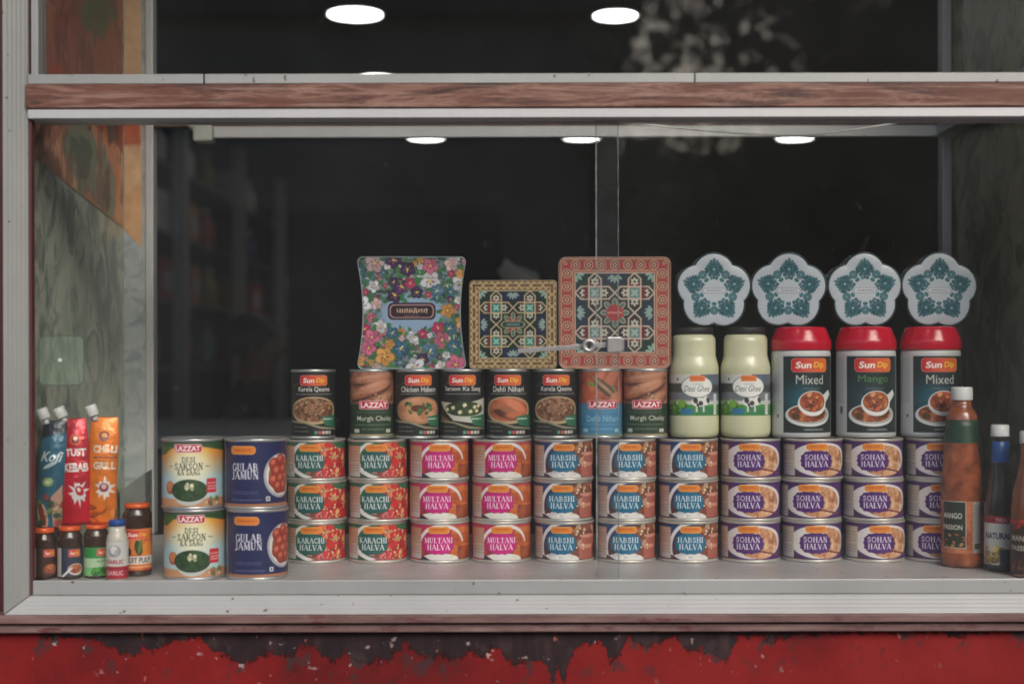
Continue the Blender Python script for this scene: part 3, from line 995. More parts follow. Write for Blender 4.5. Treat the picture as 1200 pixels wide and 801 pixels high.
gh = []
for i, (px, lbl) in enumerate(((813, 'pale yellow ghee jar standing beside the brown and green can'), (873.5, 'pale yellow ghee jar standing beside the red lidded jar'))):
    p = at(px, 420, 2.412)
    if i == 0:
        t = thing('ghee_jar', lbl, 'jar', (p.x, p.y, Z2), R_(-9), 'pale ghee jars on the halva tins')
        obj('jar_body', lathe_me('jar_body', mm(ghee_prof()), 64), M_GHEE, t)
        obj('label', wrap_me('label', ghee_label(), 41.6, 37.5), LAB, t)
        obj('cap', lathe_me('cap', mm([(26, 173.6), (32, 173.8), (33, 175), (33, 184), (32, 185.4), (0.5, 185.4)]), 56), M_DARKCAP, t)
        gh = t
    else:
        dup(gh, (p.x, p.y, Z2), R_(-12), lbl)

# red lidded pickle jars
M_WHITEPL = plain('white_plastic', (0.62, 0.63, 0.62, 1), 0.4, 0, 0.04)
M_REDLID = plain('red_plastic_lid', rgb(196, 12, 46), 0.25, 0, 0.06, 30, 0.4)


def lid_me():
    n = 96
    prof = [(47.5, 0, 0), (50.3, .2, 0), (50.8, 1.5, 0), (50.8, 15, 0), (50.2, 17, .1), (47.6, 25, .8), (45, 32, 1), (43.5, 36, .9), (41.5, 38.2, .4), (38, 39, 0), (20, 39.2, 0), (.5, 39.2, 0)]
    th = np.linspace(0, 2 * np.pi, n, endpoint=False)
    rows = []
    for r, z, k in prof:
        fac = np.abs(np.sin(th * 4 + 0.35)) ** 0.5
        rr = r - k * 2.6 * (1 - fac)
        rows.append(np.stack([rr * np.sin(th), -rr * np.cos(th), np.full(n, z)], -1))
    co = np.array(rows) / 1000
    co[..., 2] += 0.1465
    return raw_mesh('lid', co, quads=grid_quads(len(prof), n, True), ngons=[list(range(n))[::-1], list(range((len(prof) - 1) * n, len(prof) * n))])


pj = {}
for px, kind, lbl in ((938.5, 'mixed', 'red lidded pickle jar beside the pale ghee jars'), (1014.5, 'mango', 'red lidded pickle jar with green title, middle of the three'),
                      (1090.5, 'mixed', 'red lidded pickle jar above the tall orange bottle')):
    p = at(px, 420, 2.412)
    loc = (p.x, p.y, Z2)
    rz = R_(rj.uniform(-3, 3)) - math.atan2(p.x, 2.4) * .8
    if kind not in pj:
        t = thing('pickle_jar', lbl, 'jar', loc, rz, 'red lidded pickle jars on the halva tins')
        obj('jar_body', lathe_me('jar_body', mm([(40, 0), (47, .4), (49.3, 3), (49.3, 142), (48, 146.3), (40, 146.4)]), 64), M_WHITEPL, t)
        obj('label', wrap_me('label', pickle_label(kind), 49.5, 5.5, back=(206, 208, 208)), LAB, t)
        obj('lid', lid_me(), M_REDLID, t)
        pj[kind] = t
    else:
        dup(pj[kind], loc, rz, lbl)
ZL = Z2 + 0.1859

# ------------------------------------------------------------------ flower shaped tins
def flower_r(th):
    ph = np.mod(th - np.pi / 2 + np.pi / 5, 2 * np.pi / 5) - np.pi / 5
    return (0.45 * np.cos(ph) + np.sqrt(0.56 ** 2 - (0.45 * np.sin(ph)) ** 2)) / 1.01


M_TEALTIN = plain('dark_teal_tin', rgb(52, 72, 78), 0.3, 0.3, 0.1)


def make_flower(label, loc, rz):
    t = thing('flower_tin', label, 'tin', loc, rz, 'flower shaped tins standing on the jar lids')
    A = 65.5
    nt, nr = 420, 84
    th = np.linspace(0, 2 * np.pi, nt, endpoint=False)
    rr = flower_r(th) * A
    low = (rr * np.sin(th)).min()
    tt = np.linspace(0.004, 0.945, nr)
    X = tt[:, None] * (rr * np.cos(th))[None]
    Y = tt[:, None] * (rr * np.sin(th))[None]
    c = Canvas(X, Y, 0.75, (196, 204, 212))
    teal = [(30, 84, 96), (46, 104, 112), (22, 66, 80)]
    one = np.ones_like(X)
    for k in range(5):
        a = math.pi / 2 + k * 2 * math.pi / 5
        ca, sa = math.cos(a), math.sin(a)

        def rot(r, s):
            r, s = r * 1.06, s * 1.12
            return r * ca - s * sa, r * sa + s * ca
        for r, hw in ((20, 4), (25, 7), (30, 11), (34, 12), (38, 10), (42, 7), (46, 4.5), (49, 2)):
            n = max(1, int(hw / 2.4) * 2 + 1)
            for j in range(n):
                s = -hw + 2 * hw * j / max(1, n - 1) if n > 1 else 0
                x, y = rot(r + (j % 2) * 1.2, s)
                q = teal[(j + int(r)) % 3]
                c.put(c.ell(x, y, 3.0, 2.3, a + s * 0.06), q)
                c.put(c.ell(x, y, 0.8, 0.7), (120, 160, 166))
        x, y = rot(34, 0)
        c.put(c.ell(x, y, 4.6, 4.6), (44, 98, 108))
        c.put(c.ell(x, y, 2.0, 2.0), (150, 184, 188))
        b = a + math.pi / 5
        x, y = 33 * math.cos(b), 33 * math.sin(b)
        c.put(c.ell(x, y, 7.2, 7.2), (40, 94, 104))
        c.put(c.ell(x, y, 5.2, 5.2) * (1 - c.ell(x, y, 3.8, 3.8)), (110, 152, 160))
        c.put(c.ell(x, y, 1.6, 1.6), (150, 184, 188))
        x, y = 22 * math.cos(b), 22 * math.sin(b)
        c.put(c.ell(x, y, 3.2, 4.4, b), (56, 116, 120))
    c.put(c.rr(0, 0, 22, 6, 6) * 0.9, (196, 204, 212))
    c.put(c.rr(0, 0, 20, 4.6, 4.6), (120, 124, 136))
    c.put(c.rr(0, 0, 19, 3.7, 3.7), (206, 212, 218))
    c.fine(-13, 13, [0.2], (120, 120, 132), 31, 1.3, 0.7)
    z0 = -low + 0.3
    co = np.stack([X, np.full_like(X, -19.5) - 1.2 * (1 - (tt[:, None] / 0.945) ** 6), Y + z0], -1) / 1000
    quads = np.stack([*(lambda q: (q[:, 0], q[:, 3], q[:, 2], q[:, 1]))(grid_quads(nr, nt, True))], -1)[:, ::-1]
    me = raw_mesh('printed_face', co, quads=quads[:, ::-1], ngons=[list(range(nt))], col=c.C)
    obj('printed_face', me, TINP, t)
    nn = 200
    th2 = np.linspace(0, 2 * np.pi, nn, endpoint=False)
    r2 = flower_r(th2) * A
    prof = [(0.948, -19.3), (0.975, -20.2), (1.0, -18.6), (1.0, -12), (0.985, -11), (0.985, 18), (0.96, 19), (0.5, 19)]
    rows = [np.stack([f * r2 * np.cos(th2), np.full(nn, y), f * r2 * np.sin(th2) + z0], -1) for f, y in prof]
    obj('tin_side', raw_mesh('tin_side', np.array(rows) / 1000, quads=grid_quads(len(prof), nn, True), ngons=[list(range((len(prof) - 1) * nn, len(prof) * nn))]), M_TEALTIN, t)
    return t


fl = None
for i, (px, lbl, tilt) in enumerate(((834.5, 'white and teal flower shaped tin standing on the pale ghee jars', 3), (922, 'white and teal flower shaped tin on the first red lid', 1),
                               (1010.5, 'white and teal flower shaped tin on the middle red lid', 0), (1096.5, 'white and teal flower shaped tin nearest the dark right wall', 0))):
    p = at(px, 420, 2.412)
    loc = (p.x, p.y, ZL + 0.0003)
    if fl is None:
        fl = make_flower(lbl, loc, R_(2))
    else:
        q = dup(fl, loc, R_((0, -5, 2, -4)[i]), lbl)
        q.rotation_euler[1] = R_((0, 1.2, -0.8, 1.5)[i])

# ------------------------------------------------------------------ square tins
def row_panel(hw, y0, y1, step, y_front, name, paint, base, mat, parent, dome=1.2):
    ys = np.concatenate([[y0], y0 + np.geomspace(0.15, 1.0, 5), np.arange(y0 + 1.6, y1 - 1.2, step), y1 - np.geomspace(1.0, 0.15, 5), [y1]])
    w = np.array([hw(v) for v in ys])
    nx = int(2 * w.max() / step)
    tx = np.linspace(-1, 1, nx)
    X = w[:, None] * tx[None]
    Y = np.repeat(ys[:, None], nx, 1)
    c = Canvas(X, Y, step, base)
    paint(c)
    co = np.stack([X, np.full_like(X, y_front), Y], -1) / 1000
    return obj(name, raw_mesh(name, co, quads=grid_quads(len(ys), nx), col=c.C), mat, parent)


def outline(hw, y0, y1, n=60, f=1.0):
    ys = np.concatenate([[y0], y0 + np.geomspace(0.1, 3, 8), np.linspace(y0 + 4, y1 - 4, n), y1 - np.geomspace(3, 0.1, 8), [y1]])
    cy = (y0 + y1) / 2
    rgt = [(hw(v) * f, cy + (v - cy) * f) for v in ys]
    return rgt + [(-x, y) for x, y in rgt[::-1]]


def ring_mesh(name, hw, y0, y1, prof):
    """prof: (inset factor mm, y depth)"""
    o = np.array(outline(hw, y0, y1))
    cx, cy = 0, (y0 + y1) / 2
    d = o - np.array([cx, cy])
    L = np.linalg.norm(d, axis=1, keepdims=True)
    rows = []
    for ins, yy in prof:
        q = o - d / L * ins
        rows.append(np.stack([q[:, 0], np.full(len(q), yy), q[:, 1]], -1))
    n = len(o)
    return raw_mesh(name, np.array(rows) / 1000, quads=grid_quads(len(prof), n, True)[:, ::1], ngons=[list(range((len(prof) - 1) * n, len(prof) * n))])


def rounded(W, H, r, pinch=0.0):
    def hw(y):
        w = W - pinch * (1 - ((y - H) / H) ** 2)
        e = abs(y - H) - (H - r)
        if e > 0:
            w = w - r + math.sqrt(max(0.0, r * r - e * e))
        return w
    return hw


def paint_floral(c):
    H = 94.0
    X, Y = c.X, c.Y - H
    rs = np.random.RandomState(12)
    one = np.ones_like(X)
    c.food(one, [(30, 50, 52), (78, 108, 90), (140, 160, 160), (70, 70, 96)], 8, 121, 1.8)
    c.put(c.ell(0, H, 58, 36, 0, 16), (150, 178, 206))
    pal = [((232, 234, 240), (110, 60, 110)), ((230, 230, 234), (60, 50, 80)), ((236, 236, 240), (150, 60, 100)), ((96, 44, 110), (230, 200, 90)), ((190, 52, 106), (240, 180, 120)), ((222, 120, 150), (150, 40, 80)),
           ((232, 170, 90), (150, 50, 60)), ((222, 150, 160), (150, 40, 80)), ((60, 110, 140), (200, 220, 220)), ((70, 40, 90), (220, 180, 90)),
           ((232, 200, 200), (200, 90, 110)), ((90, 130, 160), (230, 230, 230))]
    pts = []
    tries = 0
    while len(pts) < 120 and tries < 9000:
        tries += 1
        x, y = rs.uniform(-92, 92), rs.uniform(-93, 93)
        if (x / 56) ** 2 + (y / 33) ** 2 < 1:
            continue
        r = rs.uniform(8, 17) if len(pts) < 50 else rs.uniform(4, 7)
        if any((x - a) ** 2 + (y - b) ** 2 < (0.62 * (r + q)) ** 2 for a, b, q in pts):
            continue
        pts.append((x, y, r))
    for x, y, r in pts[::-1]:
        a0 = rs.uniform(0, 6.28)
        for k in range(3):
            a = a0 + k * 2.1
            c.put(c.ell(x + r * math.cos(a), y + H + r * math.sin(a), r * 0.7, r * 0.28, a), (46 + 40 * rs.rand(), 104 + 30 * rs.rand(), 74))
        p, q = pal[rs.randint(len(pal))]
        n = 5 if r > 5 else 4
        for k in range(n):
            a = a0 + k * 2 * math.pi / n
            sh = 0.8 + 0.25 * rs.rand()
            px, py = x + r * .5 * math.cos(a), y + H + r * .5 * math.sin(a)
            c.put(c.ell(px, py, r * .56, r * .46, a), np.minimum(255, np.array(p) * sh * 0.72))
            c.put(c.ell(px, py, r * .49, r * .39, a, 1.5), np.minimum(255, np.array(p) * sh))
            c.put(c.ell(x + r * .22 * math.cos(a), y + H + r * .22 * math.sin(a), r * .24, r * .09, a), q)
        c.put(c.ell(x, y + H, r * .15, r * .15), (232, 206, 96))
    c.put(c.rr(0, H + 3, 40, 14.5, 9), (40, 28, 44))
    c.put(c.rr(0, H + 3, 37, 11.5, 8), (196, 150, 150))
    c.put(c.rr(0, H + 3, 35, 9.8, 7), (44, 30, 44))
    rs = np.random.RandomState(5)
    x = -24.0
    while x < 26:
        h = rs.uniform(3, 5)
        c.put(c.rr(x, H + 4, 0.9, h, 0.4, rs.uniform(-.3, .3)), (214, 180, 150))
        c.put(c.rr(x + 1.6, H + 4 + rs.uniform(-2, 2), 1.2, 0.8, 0.3), (206, 170, 146))
        x += rs.uniform(3.2, 4.6)
    c.fine(-12, 12, [H - 4.5], (190, 150, 140), 15, 0.7, 0.8)


def paint_tile(c, H, small):
    X, Y = c.X, c.Y - H
    inner = H * (0.76 if small else 0.71)
    gold = (198, 180, 138) if small else (206, 186, 168)
    a, b = np.abs(X) / inner, np.abs(Y) / inner
    ins = c.rr(0, H, inner, inner, 0)
    base = np.array((18, 44, 38)) if small else np.array((36, 58, 56))
    c.put(ins, base)
    navy = (24, 34, 70) if small else (40, 52, 72)
    sv = (c.X, c.Y, c.h)
    # work in folded unit coordinates
    c.X, c.Y, c.h = a, b, c.h / inner
    for (A, B) in ((a, b), (b, a)):
        c.X, c.Y = A, B
        c.put(ins * c.rr(0, 0.86, 0.32, 0.14, 0), navy)
        hx = c.poly([(0.0, .5), (.15, .655), (.85, .655), (1, .5), (.85, .345), (.15, .345)])
        c.put(ins * hx, (26, 34, 34) if small else (54, 44, 46))
    for (A, B) in ((a, b), (b, a)):
        c.X, c.Y = A, B
        c.put(ins * c.rr(.5, .7, .15, .06, 0), (116, 40, 52))
        for (cx, cy) in ((.27, .5), (.78, .5)):
            for k in range(6):
                an = k * math.pi / 3
                c.put(ins * c.ell(cx + .065 * math.cos(an), cy + .065 * math.sin(an), .045, .03, an), (206, 204, 186))
            c.put(ins * c.ell(cx, cy, .028, .028), (20, 24, 24))
        # half flowers at the edge, leaves
        for an in (-.9, -.45, 0, .45, .9):
            c.put(ins * c.ell(.0 + .14 * math.sin(an), 1.0 - .17 * math.cos(an), .035, .09, an), (150, 176, 166))
        for an in (0.2, .785, 1.35):
            c.put(ins * c.ell(1 - .15 * math.cos(an), 1 - .15 * math.sin(an), .085, .035, an), (150, 182, 170))
        for (p, q) in (((0, .5), (.15, .655)), ((.15, .655), (.85, .655)), ((.85, .655), (1, .5)), ((1, .5), (.85, .345)), ((.85, .345), (.15, .345)), ((.15, .345), (0, .5))):
            c.put(ins * c.seg(p[0], p[1], q[0], q[1], 0.02), gold)
    c.X, c.Y = a, b
    c.put(ins * c.rr(.5, .5, .14, .14, 0), (40, 116, 108) if small else (110, 140, 140))
    for k in range(4):
        an = k * math.pi / 2 + .78
        c.put(ins * c.ell(.5 + .06 * math.cos(an), .5 + .06 * math.sin(an), .06, .035, an), (150, 206, 190) if small else (170, 190, 182))
    c.put(ins * (c.rr(.5, .5, .16, .16, 0) - c.rr(.5, .5, .13, .13, 0)), gold)
    for an in np.arange(0, 2 * math.pi, math.pi / 4):
        c.put(ins * c.ell(.24 * math.cos(an), .24 * math.sin(an), .13, .07, an), gold)
        c.put(ins * c.ell(.245 * math.cos(an), .245 * math.sin(an), .105, .05, an), (96, 124, 110))
        c.put(ins * c.ell(.15 * math.cos(an + .39), .15 * math.sin(an + .39), .09, .05, an + .39), (170, 44, 54))
    if small:
        c.put(ins * c.rr(0, 0, .34, .1, .1), gold)
        c.put(ins * c.rr(0, 0, .32, .08, .08), (30, 66, 60))
        c.put(ins * c.rr(0, 0, .2, .035, .03) * .7, (130, 160, 150))
    else:
        c.put(ins * c.ell(0, 0, .2, .2), (176, 56, 62))
        c.put(ins * c.rr(0, 0, .19, .025, .01) * .8, (222, 150, 130))
    c.X, c.Y, c.h = sv
    # border
    fr = 1 - ins
    c.put(fr, (132, 106, 76) if small else (160, 92, 78))
    m = np.maximum(np.abs(X), np.abs(Y))
    al = np.where(np.abs(X) > np.abs(Y), Y, X)
    bw = H - inner
    q = (m - inner) / bw
    if small:
        for ph in (0, 1):
            wv = 0.5 + 0.28 * np.sin(al / 3.2 + ph * math.pi)
            c.put(fr * c.soft((np.abs(q - wv) - 0.1) * bw), (206, 180, 130))
        c.put(fr * c.soft((np.abs(q - 0.5) - 0.08) * bw) * (np.cos(al / 3.2) > 0.3), (96, 50, 40))
    else:
        ph = np.mod(al / 22.0 + 0.5, 1.0) - 0.5
        ro = np.hypot(ph * 22.0, (q - 0.5) * bw)
        c.put(fr * c.soft(np.abs(np.abs(q - 0.5) - 0.36) * bw - 0.8), (214, 168, 140))
        c.put(fr * c.soft(ro - 8.0), (206, 166, 146))
        c.put(fr * c.soft(ro - 6.4), (150, 76, 68))
        an = np.arctan2((q - 0.5) * bw, ph * 22.0)
        c.put(fr * c.soft(ro - 4.6 * (0.7 + 0.3 * np.cos(6 * an))), (222, 196, 172))
        c.put(fr * c.soft(ro - 1.5), (60, 40, 40))
        ph2 = np.mod(al / 22.0, 1.0) - 0.5
        c.put(fr * c.soft(np.hypot(ph2 * 22.0, (q - 0.5) * bw * 0.6) - 3.0), (190, 60, 56))
    c.put(c.rr(0, H, inner + .9, inner + .9, 0) - c.rr(0, H, inner - .9, inner - .9, 0), gold)


M_GOLD = plain('worn_gold_tin', (0.42, 0.31, 0.19, 1), 0.32, 0.8, 0.15)
M_ROSEG = plain('rose_gold_tin', (0.50, 0.33, 0.26, 1), 0.32, 0.8, 0.15)
M_PALETIN = plain('pale_blue_tin', (0.36, 0.44, 0.46, 1), 0.3, 0.35, 0.15)


def square_tin(label, px, d, W, H, r, pinch, paint, rim, rz):
    p = at(px, 420, d)
    t = thing('gift_tin', label, 'tin', (p.x, p.y, ZT), rz, 'decorated gift tins standing on the food cans')
    hw = rounded(W, H, r, pinch)
    row_panel(rounded(W - 1.4, H, r, pinch), 1.2, 2 * H - 1.2, 0.72, -17.5, 'printed_face', paint, (60, 60, 60), TINP, t)
    obj('tin_side', ring_mesh('tin_side', hw, 0, 2 * H, [(2.4, -17.2), (1.8, -18.6), (.6, -18.6), (0, -17.8), (0, -8), (.8, -7.4), (.8, 16), (2, 17), (12, 17)]), rim, t)
    return t


square_tin('flower printed tin with pinched sides and pale blue centre', 483, 2.405, 93.5, 94.5, 12, 11, paint_floral, M_PALETIN, R_(2))
small_t = square_tin('small square gold and dark green mosaic tin', 601.5, 2.405, 74, 74.5, 8, 0, lambda c: paint_tile(c, 74.5, True), M_GOLD, R_(-1))
square_tin('large square red bordered mosaic tin', 719.5, 2.407, 95, 94, 13, 0, lambda c: paint_tile(c, 94.0, False), M_ROSEG, R_(1))

# crumpled pale bag lying on the small tin
def crumple():
    n, m = 36, 22
    th = np.linspace(0, 2 * np.pi, n, endpoint=False)
    ph = np.linspace(-1.35, 1.0, m)
    TH, PH = np.meshgrid(th, ph)
    rr = 1 + 0.35 * (fbm(TH * 3 + 9, PH * 3, 1.4, 5, 3) - 0.5) + 0.07 * np.sin(3 * TH + 2 * PH) + 0.10 * (fbm(TH * 9, PH * 9, 1.5, 8, 3) - .5)
    x = 34 * rr * np.cos(PH) * np.cos(TH) - 6 * np.sin(PH)
    y = 15 * rr * np.cos(PH) * np.sin(TH)
    z = 26 * rr * (np.sin(PH) + 1) * (1 - 0.25 * np.cos(TH)) * 0.85
    z -= z.min()
    return raw_mesh('crumpled_bag', np.stack([x, y, z], -1) / 1000, quads=grid_quads(m, n, True), ngons=[list(range(n))[::-1], list(range((m - 1) * n, m * n))])


cb = obj('crumpled_bag', crumple(), plain('grey_paper', (0.7, 0.7, 0.7, 1), 0.8, 0, 0.15, 60, 0, 0.3))
cb.scale = (1.75, 1.7, 1.55)
ZB = at(608, 335, 4.2).z
cb.location = (at(608, 420, 4.2).x, 4.2 - D0, ZB + .0005)
tag(cb, 'blurred crumpled pale bag in the shop, seen above the small mosaic tin', 'bag')
dsp = thing('display_stand', 'dim stand inside the shop under the crumpled pale bag, behind the gift tins', 'stand', (cb.location.x, cb.location.y, 0))
obj('column', lathe_me('column', [(.17, 0.001), (.17, .02), (.04, .03), (.035, ZB - .02)], 24), M_DARKCAP, dsp)
obj('top', lathe_me('top', [(.06, ZB - .0195), (.075, ZB - .018), (.075, ZB), (.001, ZB)], 24), M_DARKCAP, dsp)

# ------------------------------------------------------------------ pouches and small jars at the left
M_ORLID = plain('orange_lid', rgb(226, 96, 40), 0.35, 0.1, 0.1)
M_BROWN = plain('dark_brown_paste', (0.045, 0.022, 0.014, 1), 0.2, 0, 0.3, 60, 0.5)
M_BLUECAP = plain('blue_cap', rgb(28, 74, 150), 0.35)
M_WHCAP = plain('white_cap', (0.72, 0.73, 0.72, 1), 0.4, 0, 0.04)
M_CREAM = plain('cream_sauce', (0.55, 0.52, 0.44, 1), 0.25, 0, 0.08, 30, 0.4)


def jar_label(kind):
    R, LH = (19.3, 44.0) if kind != 'pulp' else (22.8, 66.0)
    u = lambda v: U(R, v)
    Y = lambda f: f * LH
    base = {'brown': (58, 34, 30), 'slate': (44, 54, 74), 'green': (120, 190, 120), 'pulp': (212, 108, 56)}[kind]
    c = arc_canvas(R, LH, 0.55, base)
    one = np.ones_like(c.X)
    if kind in ('brown', 'slate'):
        c.put(c.rr(u(-0.8), Y(0.5), 5.5, LH, 0), (196, 194, 188))
        c.fine(u(-0.98), u(-0.62), [Y(v) for v in np.linspace(0.1, 0.9, 12)], (120, 118, 114), 7, 0.5, 0.5)
        c.sunlogo(u(0.45), Y(0.82), 9, 5)
        c.put(c.ell(u(0.55), Y(0.25), 13, 9), (220, 214, 206) if kind == 'slate' else (110, 60, 40))
        c.food(c.ell(u(0.55), Y(0.27), 11, 7), [(110, 50, 34), (176, 96, 60), (206, 130, 90)], 4, 131)
        if kind == 'slate':
            c.put(c.seg(u(-0.5), 0, u(0.2), Y(0.3), 1.6), (222, 222, 222))
    elif kind == 'green':
        c.put(c.soft(Y(0.62) - c.Y, 1), (44, 140, 66))
        c.put(c.soft(Y(0.3) - c.Y, 1) * c.soft(c.Y - Y(0.62), 1), (176, 206, 170))
        c.text('AJV', u(0.35), Y(0.5), 5.5, (70, 120, 70), w=14)
        c.sunlogo(u(0.5), Y(0.82), 9, 5)
        c.blobs(one, 22, (u(-0.2), u(0.9), 0, Y(0.3)), (2, 5), [(60, 150, 60), (100, 180, 70), (44, 120, 50)], 132)
    else:
        c.food(one, [(190, 84, 40), (224, 120, 60), (236, 150, 80)], 16, 133)
        c.sunlogo(0, Y(0.86), 19, 6.4)
        c.put(c.ell(u(0.1), Y(0.55), 6, 12, 0.2), (52, 66, 34))
        c.put(c.ell(u(0.2), Y(0.58), 3.2, 11, -0.2), (90, 120, 50))
        c.put(c.ell(u(-0.7), Y(0.45), 9, 9), (60, 44, 30))
        c.put(c.ell(u(0.72), Y(0.5), 9, 14, 0.2), (232, 140, 62))
        c.put(c.rr(0, Y(0.26), 36, Y(0.095), 0), (226, 222, 214))
        c.text('FRUIT PULP', 0, Y(0.26), 8.4, (40, 30, 34), w=44, bold=0.015)
        c.put(c.rr(0, Y(0.1), 36, 1.2, 0) * .8, (244, 190, 150))
        c.put(c.soft(c.Y - Y(0.03), 1), (120, 40, 26))
    return c


def small_jar(name, label, px, d, R, H, lid, content, cv, lz, lidh=8, group=None):
    p = at(px, 420, d)
    t = thing(name, label, 'jar', (p.x, p.y, ZS + .0004), R_(rj.uniform(-4, 4)) - math.atan2(p.x, 2.4), group)
    neck = H - lidh - 1
    b = [(R * .8, 0), (R * .95, .5), (R, 3), (R, neck - 12), (R * .97, neck - 8), (R * .82, neck - 3), (R * .8, neck), (R * .74, neck + .2)]
    obj('jar_body', lathe_me('jar_body', mm(b), 48), content, t)
    obj('label', wrap_me('label', cv, R + .2, lz), LAB, t)
    lr = R * .86
    obj('lid', lathe_me('lid', mm([(lr * .9, neck + .3), (lr, neck + .5), (lr + .4, neck + 1.2), (lr + .2, H - 1), (lr * .95, H), (.5, H)]), 48), lid, t)
    return t


GJ = 'small jars in the left corner of the window'
small_jar('sauce_jar', 'small dark jar with orange lid under the teal pouch', 51, 2.203, 19.0, 78, M_ORLID, M_BROWN, jar_label('brown'), 4, 7, GJ)
small_jar('sauce_jar', 'small dark jar with slate label under the red pouch', 81.5, 2.205, 19.0, 80, M_ORLID, M_BROWN, jar_label('slate'), 4, 6, GJ)
small_jar('sauce_jar', 'small dark jar with green label under the orange pouch', 112.5, 2.212, 19.0, 81, M_ORLID, M_BROWN, jar_label('green'), 4, 5, GJ)
small_jar('fruit_jar', 'orange fruit pulp jar with dark lid at the end of the small jars', 160.5, 2.236, 22.4, 112, M_ORLID, M_BROWN, jar_label('pulp'), 8, 6, GJ)
# blue capped bottle
p = at(137, 420, 2.186)
t = thing('sauce_bottle', 'small pale garlic sauce bottle with blue cap in front of the jars', 'bottle', (p.x, p.y, ZS + .0004))
obj('bottle_body', lathe_me('bottle_body', mm([(13, 0), (16, .6), (16.6, 4), (16.6, 60), (15, 68), (12.5, 75), (12, 82), (11, 82.2)]), 40), M_CREAM, t)
obj('cap', lathe_me('cap', mm([(11, 82.3), (12.8, 82.5), (13, 90), (12, 92), (.5, 92)]), 40), M_BLUECAP, t)
c = arc_canvas(16.8, 56, 0.55, (206, 204, 200))
c.put(c.ell(0, 42, 10, 9), (150, 150, 160))
c.put(c.ell(-1, 44, 6, 6), (226, 222, 216))
c.put(c.ell(3, 40, 3, 5), (176, 170, 176))
c.text('GARLIC', 0, 26, 6.5, (178, 40, 56), w=29, bold=0.03)
c.put(c.soft(c.Y - 19, 1), (166, 32, 48))
c.text('GARLIC', 0, 9, 7, (236, 190, 196), w=28, bold=0.02)
obj('label', wrap_me('label', c, 16.8, 3), LAB, t)

